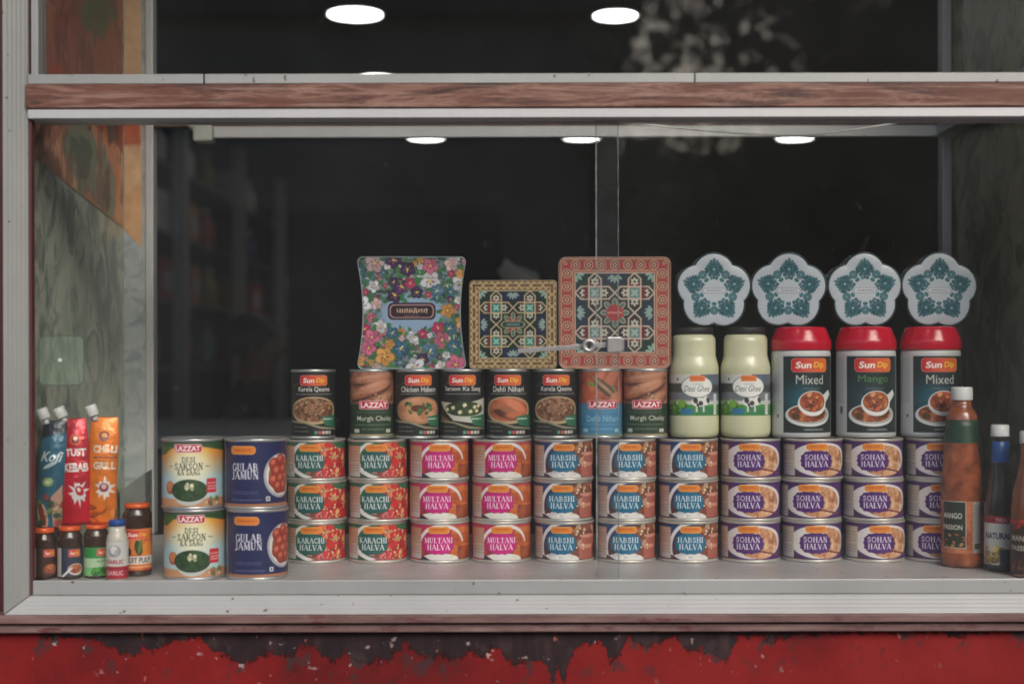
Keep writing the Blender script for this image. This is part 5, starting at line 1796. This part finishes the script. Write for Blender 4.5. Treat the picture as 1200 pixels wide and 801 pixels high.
# rear frame of the display
DB = 2.75
yb = DB - D0
bx = lambda px, d=DB: (px - 600) * K * d
zB = lambda py, d=DB: ZC + (420 - py) * K * d
wpart('rear_post', MB().box(bx(170.5), bx(180), yb, yb + .03, ZS + .0005, ZC + 1.3), M_RAIL, win, ow, 0.002)
wpart('rear_post', MB().box(bx(1105), bx(1116), yb, yb + .03, ZS + .0005, ZC + 1.3), M_RAIL, win, ow, 0.002)
rr_ = wpart('rear_rail', MB().box(bx(252), bx(1133), yb - .012, yb - .0005, zB(162), zB(148.5)), M_RAIL, win, ow, 0.002)
wpart('wood_strip', MB().box(bx(180.5), bx(1104.5), yb + .001, yb + .03, zB(147.5), zB(128)), plain('dim_brown_wood', rgb(112, 84, 68), .6, 0, .25, 12), rr_, ow)
wpart('side_beam', MB().box(0.818, 0.8545, 0.04, yb - .013, zB(162) + .002, zB(138)), M_RAIL, win, ow, 0.002)

# marble side walls of the display
ml = thing('marble_wall', 'grey green marble side wall at the left of the display', 'wall', (-0.75, 0.03, ZS))
obj('marble_slab', MB().box(-0.79, -0.752, 0.032, yb + .03, ZS - .02, ZC + 1.3).mesh('marble_slab', ml.location), M_MARBLE, ml)
obj('stone_return', MB().box(-0.7515, bx(170), yb + .004, yb + .03, ZS + .0005, ZC + 1.3).mesh('stone_return', ml.location), M_BAND, ml)
mr = tag(obj('marble_wall', MB().box(0.856, 0.90, 0.032, yb + .03, -0.02, 1.5).mesh('marble_wall'), M_MARBLE_D), 'dark brown marble side wall at the right of the display', 'wall')
mr.location = (0, 0, ZS)
st_ = MB()
st_.hexa([(bx(148), yb - .05, ZS + .001), (bx(178), yb - .05, ZS + .001), (bx(178), yb + .003, ZS + .001), (bx(148), yb + .003, ZS + .001),
          (bx(148), yb - .05, zB(572)), (bx(178), yb - .05, zB(550)), (bx(178), yb + .003, zB(548)), (bx(148), yb + .003, zB(570))])
tag(obj('stone_block', st_.mesh('stone_block'), plain('dusty_stone', rgb(120, 124, 118), .7, 0, .2, 30), bevel=.002), 'grey stone block with sloping top behind the fruit pulp jar', 'block')


# orange poster on the left marble
def poster():
    t = thing('poster', 'torn orange poster pasted on the left marble wall above the pouches', 'poster', (-0.751, 0.05, ZC + .2))
    # side sheet
    ya, yb2 = 0.034, yb - .004
    def sheet(name, P, paint, n):
        u = np.linspace(0, 1, n[0])
        v = np.linspace(0, 1, n[1])
        UU, VV = np.meshgrid(u, v)
        co, XX, YY = P(UU, VV)
        c = Canvas(XX, YY, 2.6, (206, 112, 66))
        paint(c)
        obj(name, raw_mesh(name, co - np.array(t.location), quads=grid_quads(n[1], n[0]), col=c.C), painted('printed_poster', .5), t)

    def P1(u, v):
        y = ya + (yb2 - ya) * u
        zlow = ZC + .324 + (.254 - .324) * u
        z = zlow + (ZC + 1.05 - zlow) * v
        return np.stack([np.full_like(u, -0.7508), y, z], -1), y * 1000, (z - ZC) * 1000

    def paint1(c):
        one = np.ones_like(c.X)
        X0_, Y0_ = c.X, c.Y
        c.X = X0_ + 90 * (fbm(X0_, Y0_, 70, 191, 4) - .5)
        c.Y = Y0_ + 110 * (fbm(X0_, Y0_, 60, 196, 4) - .5)
        c.food(one, [(214, 112, 74), (244, 158, 108), (246, 188, 144), (236, 146, 106)], 110, 171, 1.6)
        c.food(c.soft(430 - c.Y, 20) * .8, [(150, 70, 52), (186, 110, 80), (170, 84, 66), (120, 66, 56)], 60, 172, 1.8)
        c.put(c.ell(330, 352, 90, 55, .1, 10), (150, 156, 128))
        c.put(c.ell(330, 352, 42, 28, .1, 10), (110, 120, 96))
        c.put(c.ell(480, 315, 70, 62, .1, 10), (172, 168, 142))
        c.put(c.ell(480, 322, 26, 34, .1, 8), (118, 124, 96))
        c.put(c.ell(160, 372, 70, 16, .1, 8), (120, 88, 50))
        c.put(c.soft(np.abs(c.Y - (452 - c.X * .03)) - 26, 8) * .9, (206, 84, 36))
        c.put(c.ell(300, 418, 90, 10, 0, 8), (70, 48, 44))
        c.put(c.ell(430, 640, 120, 40, .3, 20), (120, 124, 84))
        c.put(c.ell(520, 470, 40, 60, 0, 10), (84, 96, 80))
        c.put(c.ell(180, 800, 60, 120, 0.2, 30), (196, 120, 90))
        c.X, c.Y = X0_, Y0_
        c.food(c.soft(.56 - fbm(X0_, Y0_ * .4, 30, 197, 4), .06) * .55, [(130, 76, 58), (180, 116, 86)], 40, 198)
        c.put(c.soft(c.Y - (330 - c.X * .12), 8) * .7, (196, 156, 88))

    sheet('side_sheet', P1, paint1, (150, 210))
    x0, x1 = -0.7495, bx(166)

    def P2(u, v):
        x = x0 + (x1 - x0) * u
        zlow = ZC + .250 - .034 * u
        z = zlow + (ZC + 1.05 - zlow) * v
        return np.stack([x, np.full_like(u, yb + .0025), z], -1), x * 1000, (z - ZC) * 1000

    def paint2(c):
        c.food(np.ones_like(c.X), [(214, 168, 124), (236, 200, 154), (230, 184, 136)], 60, 173)
        c.put(c.soft(c.Y - 330, 30) * .5, (226, 160, 100))
        c.put(c.rr(-745, 452, 26, 38, 3, .06, 6), (196, 84, 46))
        c.food(np.ones_like(c.X) * .25, [(150, 100, 70), (230, 196, 150)], 18, 174)

    sheet('return_sheet', P2, paint2, (16, 160))
    return t


poster()

# translucent plastic plate stuck on the inside of the glass
def plate():
    p = at(72, 421, 2.168)
    t = thing('plastic_plate', 'square translucent plastic plate with a white dot stuck on the left glass', 'plate', p)
    m = bpy.data.materials.new('milky_plastic')
    n = NT(m)
    a = n.n('ShaderNodeBsdfTransparent')
    b = n.n('ShaderNodeBsdfPrincipled')
    b.inputs['Base Color'].default_value = rgb(150, 172, 152)
    b.inputs['Roughness'].default_value = 0.25
    x = n.n('ShaderNodeMixShader')
    x.inputs[0].default_value = 0.2
    n.l(a.outputs[0], x.inputs[1])
    n.l(b.outputs[0], x.inputs[2])
    n.l(x.outputs[0], n.out.inputs[0])
    def rrp(w, h, r, k=8):
        o = []
        for cx, cy, a0 in ((w - r, h - r, 0), (-w + r, h - r, 90), (-w + r, -h + r, 180), (w - r, -h + r, 270)):
            for i in range(k + 1):
                an = R_(a0 + 90 * i / k)
                o.append((cx + r * math.cos(an), cy + r * math.sin(an)))
        return o
    obj('sheet', MB().prism(rrp(.034, .037, .009), -.001, .001).mesh('sheet'), m, t)
    obj('sheet_rim', MB().tube([(x_, 0, z_) for x_, z_ in rrp(.034, .037, .009)], .0008, 6, True).mesh('sheet_rim'), plain('dull_rim', rgb(96, 112, 100), .4), t)
    obj('suction_dot', lathe_me('suction_dot', mm([(4, 0), (3.4, 1.2), (2, 2), (.3, 2.3)]), 20), M_WHCAP, t).rotation_euler = (R_(90), 0, 0)
    t.children[-1].location = (-.002, -.0012, 0)


plate()

# ratchet lock on the sliding panes
M_CHROME = plain('worn_chrome', (0.46, 0.45, 0.44, 1), 0.36, 0.8, 0.1, 80)
pl = at(668, 405, 2.135)
lk = thing('showcase_lock', 'chrome ratchet lock bar clamped across the two sliding panes', 'lock', pl)
L = lambda px, py, dy=0.0: at(px, py, 2.135) - pl + Vector((0, dy, 0))
b = MB()
a0, a1 = L(607, 411), L(712, 404)
b.hexa([a0 + Vector((0, -.001, -.0035)), a1 + Vector((0, -.001, -.0035)), a1 + Vector((0, .002, -.0035)), a0 + Vector((0, .002, -.0035)),
        a0 + Vector((0, -.001, .0035)), a1 + Vector((0, -.001, .0035)), a1 + Vector((0, .002, .0035)), a0 + Vector((0, .002, .0035))])
for i in range(24):
    q = a0.lerp(a1, (i + 1) / 32)
    b.box(q.x - .0006, q.x + .0006, q.y - .0016, q.y - .0009, q.z - .0032, q.z + .0032)
obj('ratchet_bar', b.mesh('ratchet_bar'), M_CHROME, lk, .0006)
kb = obj('lock_barrel', lathe_me('lock_barrel', mm([(9, 0), (10.4, .6), (10.6, 2), (10.6, 12), (9.6, 14), (5.4, 14.2), (5, 13.2), (2.2, 13.2), (1.8, 12), (.3, 12)]), 40), M_CHROME, lk)
kb.rotation_euler = (R_(90), 0, 0)
kb.location = L(690, 405, .001)
kh = obj('keyhole', MB().box(-.0014, .0014, -.0142, -.0131, -.0034, .0034).mesh('keyhole'), M_DARKCAP, lk)
kh.location = L(690, 405, 0)
q0 = L(720, 404)
obj('clamp', MB().box(q0.x - .0115, q0.x + .011, -.010, .0035, q0.z - .0115, q0.z + .0115).box(q0.x + .0112, q0.x + .0145, -.004, .0035, q0.z - .009, q0.z + .009).mesh('clamp'), M_CHROME, lk, .0015)

# loose cable under the rail
cab = [at(664, 136, 2.30), at(700, 141.5, 2.295), at(750, 145.5, 2.29), at(800, 151, 2.285), at(860, 156.5, 2.28), at(920, 160, 2.28), at(965, 158, 2.28), at(1010, 151.5, 2.285), at(1055, 144.5, 2.29), at(1110, 135, 2.30)]
wire = obj('cable', MB().tube(cab, .0017, 8).mesh('cable', cab[0], True), plain('pale_cable', (0.85, 0.85, 0.83, 1), .5))
wire.location = cab[0]
tag(wire, 'thin pale cable sagging in front of the rear rail of the display', 'cable')
# pale fitting at the left end of the rail
p = at(240, 157, 2.74)
t = thing('wall_fitting', 'small pale bracket fitting at the left end of the rear rail', 'bracket', p)
obj('housing', MB().box(-.02, .017, -.012, .03, -.014, .018).mesh('housing'), plain('pale_green_plastic', rgb(190, 194, 184), .4), t, .004)
obj('arm', MB().tube([(-.018, 0, .01), (-.04, 0.01, .03), (-.055, .03, .06)], .006, 10).mesh('arm', smooth=True), M_ALU, t)

# ------------------------------------------------------------------ the dark shop behind
CEIL = ZC + 1.6
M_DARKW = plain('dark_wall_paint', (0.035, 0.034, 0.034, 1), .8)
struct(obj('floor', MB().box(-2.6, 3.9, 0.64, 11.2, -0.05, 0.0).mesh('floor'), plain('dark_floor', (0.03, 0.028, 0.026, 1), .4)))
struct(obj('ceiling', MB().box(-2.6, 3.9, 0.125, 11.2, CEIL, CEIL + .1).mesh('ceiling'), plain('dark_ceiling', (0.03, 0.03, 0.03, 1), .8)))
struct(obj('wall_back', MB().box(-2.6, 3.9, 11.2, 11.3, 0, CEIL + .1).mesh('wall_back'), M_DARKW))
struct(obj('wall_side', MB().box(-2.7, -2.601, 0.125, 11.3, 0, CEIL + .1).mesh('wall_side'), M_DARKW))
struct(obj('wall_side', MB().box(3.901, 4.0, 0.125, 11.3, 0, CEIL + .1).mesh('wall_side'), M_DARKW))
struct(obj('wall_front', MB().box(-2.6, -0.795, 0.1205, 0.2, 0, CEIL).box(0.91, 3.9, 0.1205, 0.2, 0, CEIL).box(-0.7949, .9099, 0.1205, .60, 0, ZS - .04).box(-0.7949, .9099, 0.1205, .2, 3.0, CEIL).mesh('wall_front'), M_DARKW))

em = bpy.data.materials.new('lamp_diffuser')
t = NT(em)
e = t.n('ShaderNodeEmission')
e.inputs[0].default_value = (1, 0.98, 0.95, 1)
e.inputs[1].default_value = 10.0
t.l(e.outputs[0], t.out.inputs[0])
lamp = None
for px, py, lbl in ((417, 17, 'round ceiling light in the upper pane, the larger and nearer one'), (722, 20, 'round ceiling light in the upper pane, right of the larger one'),
                    (442, 93, 'round ceiling light almost hidden behind the wooden transom'), (500, 160.5, 'round ceiling light under the rear rail, leftmost of three'),
                    (682, 160.5, 'round ceiling light under the rear rail, above the big mosaic tin'), (932, 161.5, 'round ceiling light under the rear rail beside the cable')):
    d = 1.585 / ((420 - py) * K)
    p = at(px, py, d)
    loc = (p.x, p.y, CEIL)
    if lamp is None:
        lamp = thing('ceiling_light', lbl, 'ceiling light', loc, 0, 'round ceiling lights in the shop')
        obj('lamp_ring', lathe_me('lamp_ring', [(.122, -.016), (.135, -.017), (.142, -.012), (.142, -.0005), (.12, -.0005)], 48, False), plain('white_lamp_ring', (.6, .6, .6, 1), .5), lamp)
        obj('diffuser', lathe_me('diffuser', [(.0005, -.0158), (.08, -.0156), (.1215, -.014), (.1215, -.002)], 48, False), em, lamp)
    else:
        q = dup(lamp, loc, 0, lbl)
        q.scale = (.8, .8, .8) if py in (20, 93) else (1, 1, 1)

# counter
ct = thing('shop_counter', 'dim grey shop counter in the dark behind the blue tins', 'counter', (-1.0, 1.4, 0))
oc = Vector(ct.location)
obj('counter_top', MB().box(-1.75, -0.50, 1.05, 1.95, ZC - .20, ZC - .172).mesh('counter_top', oc), plain('blue_grey_laminate', (.16, .18, .2, 1), .3), ct, .004)
obj('counter_body', MB().box(-1.72, -0.53, 1.10, 1.9, 0.001, ZC - .2005).mesh('counter_body', oc), plain('dark_panel', (.04, .04, .042, 1), .6), ct)

# tall shelving along the left wall, with goods
su = thing('shelf_unit', 'tall metal shelving with dim goods along the shop side wall', 'shelf', (-2.05, 6.5, 0))
os_ = Vector(su.location)
M_POST = plain('grey_shelf_post', (.5, .52, .5, 1), .5)
for y in (3.6, 5.3, 6.9, 8.5):
    obj('post', MB().box(-1.77, -1.70, y - .03, y + .03, 0.001, CEIL - .25).mesh('post', os_), M_POST, su)
levels = [0.35, 0.75, 1.1, 1.45, 1.8, 2.15]
for z in levels:
    obj('shelf_board', MB().box(-2.3, -1.772, 3.6, 8.5, z - .02, z).mesh('shelf_board', os_), plain('grey_shelf_board', (.10, .11, .11, 1), .6), su)
palg = [('red', (.5, .08, .06, 1)), ('orange', (.6, .26, .1, 1)), ('white', (.7, .7, .66, 1)), ('green', (.08, .2, .1, 1)), ('dark blue', (.05, .08, .18, 1)), ('yellow', (.36, .28, .08, 1))]
word = {0.75: 'second lowest board', 1.1: 'third board', 1.45: 'fourth board', 1.8: 'fifth board', 2.15: 'top board'}
pos = ['at the near end', 'near the first post', 'past the first post', 'between the middle posts', 'past the middle post', 'near the far post', 'at the far end']
rg = random.Random(5)
for z in (1.1, 1.45, 1.8, 2.15):
    for i in range(7):
        y = 3.9 + i * 0.68 + rg.uniform(-.08, .08)
        nm, colr = palg[rg.randrange(6)]
        mat = plain('packet_' + nm.replace(' ', '_'), colr, .5)
        if rg.random() < .5:
            t = thing('goods_box', 'dim %s box on the %s of the shelving %s' % (nm, word[z], pos[i]), 'box', (-1.9, y, z + .0005), R_(rg.uniform(-6, 6)), 'goods on the dark shop shelving')
            obj('carton', MB().box(-.09, .09, -.13, .13, 0, .22).mesh('carton'), mat, t, .004)
            obj('label', MB().box(.0905, .0915, -.08, .08, .05, .16).mesh('label'), M_WHITEPL, t)
        else:
            t = thing('goods_bottle', 'dim %s bottle on the %s of the shelving %s' % (nm, word[z], pos[i]), 'bottle', (-1.88, y, z + .0005), 0, 'goods on the dark shop shelving')
            obj('bottle_body', lathe_me('bottle_body', [(.05, 0), (.06, .01), (.06, .15), (.03, .2), (.028, .23)], 20), mat, t)
            obj('cap', lathe_me('cap', [(.03, .2305), (.032, .232), (.032, .25), (.001, .252)], 20), M_WHITEPL, t)

# seated shopkeeper, a dim silhouette facing right
def person():
    V, E, Rr = [], [], []
    def v(x, y, z, r, par=None):
        V.append((x, y, z)); Rr.append(r)
        if par is not None:
            E.append((par, len(V) - 1))
        return len(V) - 1
    pel = v(0, 0, .54, .15)
    sp = v(-.01, 0, .70, .135, pel)
    ch = v(.0, 0, .88, .15, sp)
    nb = v(.02, 0, .985, .075, ch)
    nk = v(.04, 0, 1.05, .055, nb)
    jaw = v(.065, 0, 1.12, .07, nk)
    hd_ = v(.06, 0, 1.19, .088, jaw)
    v(.05, 0, 1.255, .07, hd_)
    v(.165, 0, 1.165, .014, hd_)
    for s in (-1, 1):
        sh = v(0, s * .19, .94, .065, ch)
        el = v(.10, s * .24, .70, .048, sh)
        wr = v(.32, s * .16, .62, .032, el)
        pm = v(.39, s * .15, .615, .03, wr)
        for k in range(4):
            a = v(.44, s * .15 + (k - 1.5) * .02, .61, .009, pm)
            v(.475 + (.008 if k in (1, 2) else 0), s * .15 + (k - 1.5) * .021, .60, .008, a)
        a = v(.40, s * .15 - s * .04, .615, .01, pm)
        v(.43, s * .15 - s * .05, .61, .009, a)
        hp = v(.08, s * .1, .53, .095, pel)
        kn = v(.45, s * .12, .53, .065, hp)
        an = v(.43, s * .12, .09, .045, kn)
        v(.55, s * .12, .04, .035, an)
        v(.64, s * .12, .035, .03, len(V) - 1)
    me = bpy.data.meshes.new('person')
    me.from_pydata(V, E, [])
    o = bpy.data.objects.new('tmp', me)
    COL.objects.link(o)
    md = o.modifiers.new('s', 'SKIN')
    for i, sv in enumerate(me.skin_vertices[0].data):
        sv.radius = (Rr[i], Rr[i])
        sv.use_root = i == 0
    o.modifiers.new('d', 'SUBSURF').levels = 2
    dg = bpy.context.evaluated_depsgraph_get()
    out = bpy.data.meshes.new_from_object(o.evaluated_get(dg))
    bpy.data.objects.remove(o)
    out.materials.clear()
    out.materials.append(plain('dark_shirt', (.02, .02, .022, 1), .8))
    out.materials.append(plain('skin', (.30, .17, .11, 1), .5))
    for pl_ in out.polygons:
        c = pl_.center
        pl_.use_smooth = True
        if c.z > 1.06 or (c.x > .31 and .57 < c.z < .66):
            pl_.material_index = 1
    b = bpy.data.objects.new('person', out)
    COL.objects.link(b)
    tag(b, 'person in dark clothes seated in the dim shop behind the counter, facing right', 'person')
    # hair cap
    n, m = 28, 12
    th = np.linspace(0, 2 * np.pi, n, endpoint=False)
    ph = np.linspace(-.45, 1.5, m)
    TH, PH = np.meshgrid(th, ph)
    x = .045 + .104 * np.cos(PH) * np.cos(TH) - .012
    y = .095 * np.cos(PH) * np.sin(TH)
    z = 1.2 + .108 * np.sin(PH) + .05 * np.maximum(0, np.cos(TH)) * (PH < .35) * (1 - (PH + .45) / .8)
    obj('hair', raw_mesh('hair', np.stack([x, y, z], -1), quads=grid_quads(m, n, True), ngons=[list(range((m - 1) * n, m * n))]), plain('black_hair', (.012, .011, .011, 1), .6), b)
    # eyes and ears
    for s in (-1, 1):
        e = obj('ear', lathe_me('ear', [(.004, 0), (.018, .004), (.02, .010), (.012, .014)], 16), out.materials[1], b)
        e.location = (.05, s * .078, 1.17)
        e.rotation_euler = (R_(-90 * s), 0, 0)
    return b


pr = person()
pr.location = (at(282, 420, 5.1).x, 5.1 - D0, 0)
stl = thing('stool', 'dark stool under the seated person behind the counter', 'stool', (pr.location.x, pr.location.y, 0))
obj('seat', lathe_me('seat', [(.14, .36), (.17, .37), (.17, .40), (.15, .41)], 32), M_DARKCAP, stl)
for a in (45, 135, 225, 315):
    obj('leg', MB().tube([(.13 * math.cos(R_(a)), .13 * math.sin(R_(a)), .359), (.19 * math.cos(R_(a)), .19 * math.sin(R_(a)), .001)], .014, 10).mesh('leg', smooth=True), M_DARKCAP, stl)

# ------------------------------------------------------------------ street behind the camera (seen in the glass)
struct(obj('ground', MB().box(-60, 60, -60, 14, -0.20, -0.14).mesh('ground'), plain('earth', (.10, .09, .08, 1), .9)))
struct(obj('pavement', MB().box(-30, 30, -4.2, -0.063, -0.139, -.001).mesh('pavement'), plain('concrete_paving', (.26, .25, .24, 1), .8, 0, .15, 6)))
struct(obj('road', MB().box(-30, 30, -10.5, -4.21, -0.1395, -.11).mesh('road'), plain('asphalt', (.05, .05, .052, 1), .85, 0, .2, 20)))
struct(obj('far_pavement', MB().box(-30, 30, -13.5, -10.51, -0.139, -.001).mesh('far_pavement'), plain('concrete_paving', (.26, .25, .24, 1), .8)))


def street_building(label, x0, x1, y, h, col, seed):
    t = thing('street_building', label, 'building', ((x0 + x1) / 2, y, 0))
    o = Vector(t.location)
    obj('wall', MB().box(x0, x1, y - 8, y, -.13, h).mesh('wall', o), plain('facade_%d' % seed, col, .85, 0, .2, 2), t)
    r = obj('roof', MB().box(x0 - .25, x1 + .25, y - 8.2, y + .3, h + .001, h + .3).mesh('roof', o), plain('roof_slab', (.16, .15, .14, 1), .8), t)
    n = int((x1 - x0) / 2.4)
    for f in range(int((h - 3.4) / 3) + 1):
        for i in range(n):
            cx = x0 + (i + .5) * (x1 - x0) / n
            z = 4.0 + f * 3.0
            if z + 1.4 > h:
                continue
            w = obj('window', MB().box(cx - .6, cx + .6, y + .001, y + .05, z - .1, z + 1.4).mesh('window', o), plain('window_frame', (.3, .28, .25, 1), .6), t)
            obj('pane', MB().box(cx - .52, cx + .52, y + .051, y + .06, z, z + 1.3).mesh('pane', o), M_DARKGL, w)
    for i in range(n // 2):
        cx = x0 + (i + .5) * (x1 - x0) / (n // 2)
        obj('shutter', MB().box(cx - 1.6, cx + 1.6, y + .001, y + .06, .02, 2.8).mesh('shutter', o), plain('shutter_metal', (.12, .12, .13, 1), .5), t)


street_building('beige plastered building across the street, left of the tree', -22, 1.2, -13.6, 4.9, (.40, .37, .33, 1), 1)
street_building('pale brown building across the street, right of the tree', 5.0, 24, -13.6, 5.3, (.36, .33, .29, 1), 2)
street_building('long pale far building added to dim the gap mirrored in the glass', -6, 14, -32, 5.75, (.30, .29, .27, 1), 3)  # added to cover bright low sky in the gap's reflection
gw = tag(obj('garden_wall', MB().box(2.65, 4.95, -13.9, -13.65, -.13, 3.5).box(2.65, 4.95, -13.95, -13.6, 3.501, 3.6).box(1.25, 1.65, -13.9, -13.65, -.13, 3.6).box(1.651, 2.649, -13.9, -13.65, -.13, 2.75).mesh('garden_wall'), plain('old_plaster', (.34, .32, .29, 1), .9, 0, .25, 3)), 'low plastered wall between the two buildings across the street', 'wall')
tr_t = thing('street_tree', 'leafy street tree in front of the low wall across the street', 'tree', (3.1, -12.3, -.01))
b = MB()
b.tube([(0, 0, 0), (.05, 0, 1.2), (-.03, .05, 2.4), (.1, 0, 3.8), (.05, 0, 5.2)], [.2, .16, .13, .09, .04], 12)
rt = random.Random(9)
for k in range(9):
    a = k * .8
    z = 2.3 + k * .3
    b.tube([(0, 0, z), (.7 * math.cos(a), .7 * math.sin(a), z + .6), (1.5 * math.cos(a), 1.5 * math.sin(a), z + 1.1)], [.07, .045, .015], 8)
obj('trunk', b.mesh('trunk', smooth=True), plain('bark', (.09, .07, .055, 1), .9, 0, .3, 12), tr_t)
lv, lf = [], []
for c_ in range(190):
    a, rr2, z = rt.uniform(0, 6.28), rt.uniform(.2, 2.9), rt.uniform(2.2, 6.6)
    rr2 *= 1 - abs(z - 4) / 5
    cx, cy = rr2 * math.cos(a), rr2 * math.sin(a)
    for _ in range(75):
        p = Vector((cx + rt.gauss(0, .26), cy + rt.gauss(0, .26), z + rt.gauss(0, .22)))
        u_ = Vector((rt.gauss(0, 1), rt.gauss(0, 1), rt.gauss(0, 1))).normalized()
        w_ = u_.cross(Vector((rt.gauss(0, 1), rt.gauss(0, 1), rt.gauss(0, 1)))).normalized()
        s = rt.uniform(.06, .12)
        k = len(lv)
        lv += [tuple(p - u_ * s), tuple(p + w_ * s * .45), tuple(p + u_ * s), tuple(p - w_ * s * .45)]
        lf.append((k, k + 1, k + 2, k + 3))
me = bpy.data.meshes.new('crown')
me.from_pydata(lv, [], lf)
obj('crown', me, plain('leaf_green', (.055, .085, .03, 1), .6, 0, .4, 3), tr_t)

# ------------------------------------------------------------------ light, sky, camera
W = bpy.data.worlds.new('World')
S.world = W
W.use_nodes = True
wt = W.node_tree
wt.nodes.clear()
wo = wt.nodes.new('ShaderNodeOutputWorld')
bg = wt.nodes.new('ShaderNodeBackground')
sk = wt.nodes.new('ShaderNodeTexSky')
sk.sky_type = 'NISHITA'
sk.sun_disc = False
ELEV, AZ = 33, 160      # sun high, over the street and a little to the right
sk.sun_elevation = R_(ELEV)
sk.sun_rotation = R_(AZ)
sk.air_density = 1.0
sk.dust_density = 3.0
sk.ozone_density = 1.0
bg.inputs[1].default_value = 0.15
wt.links.new(sk.outputs[0], bg.inputs[0])
wt.links.new(bg.outputs[0], wo.inputs[0])
sd = bpy.data.lights.new('sun', 'SUN')
sd.energy = 1.7
sd.angle = R_(35)
sd.color = (1, .975, .94)
so = bpy.data.objects.new('sun', sd)
COL.objects.link(so)
dirv = Vector((math.sin(R_(AZ)) * math.cos(R_(ELEV)), math.cos(R_(AZ)) * math.cos(R_(ELEV)), math.sin(R_(ELEV))))
so.rotation_euler = dirv.to_track_quat('Z', 'Y').to_euler()
so.location = (2, -6, 8)

cam = bpy.data.cameras.new('camera')
co_ = bpy.data.objects.new('camera', cam)
COL.objects.link(co_)
co_.location = (0, -D0, ZC)
co_.rotation_euler = (R_(90), R_(0.12), 0)
cam.sensor_width = 36
cam.lens = 36 / (1200 * K)
cam.shift_y = 19.5 / 1200
cam.clip_end = 500
cam.clip_start = 0.05
cam.dof.use_dof = True
cam.dof.focus_distance = 2.36
cam.dof.aperture_fstop = 2.4
S.camera = co_
S.view_settings.view_transform = 'Standard'
S.view_settings.look = 'None'
S.view_settings.exposure = 0.27
S.view_settings.gamma = 1.0
S.view_settings.use_curve_mapping = False
S.render.engine = 'CYCLES'
S.cycles.use_denoising = True
S.cycles.filter_width = 1.7
S.cycles.max_bounces = 10
S.cycles.transparent_max_bounces = 24
S.cycles.caustics_reflective = False
S.cycles.caustics_refractive = False
S.cycles.sample_clamp_indirect = 6
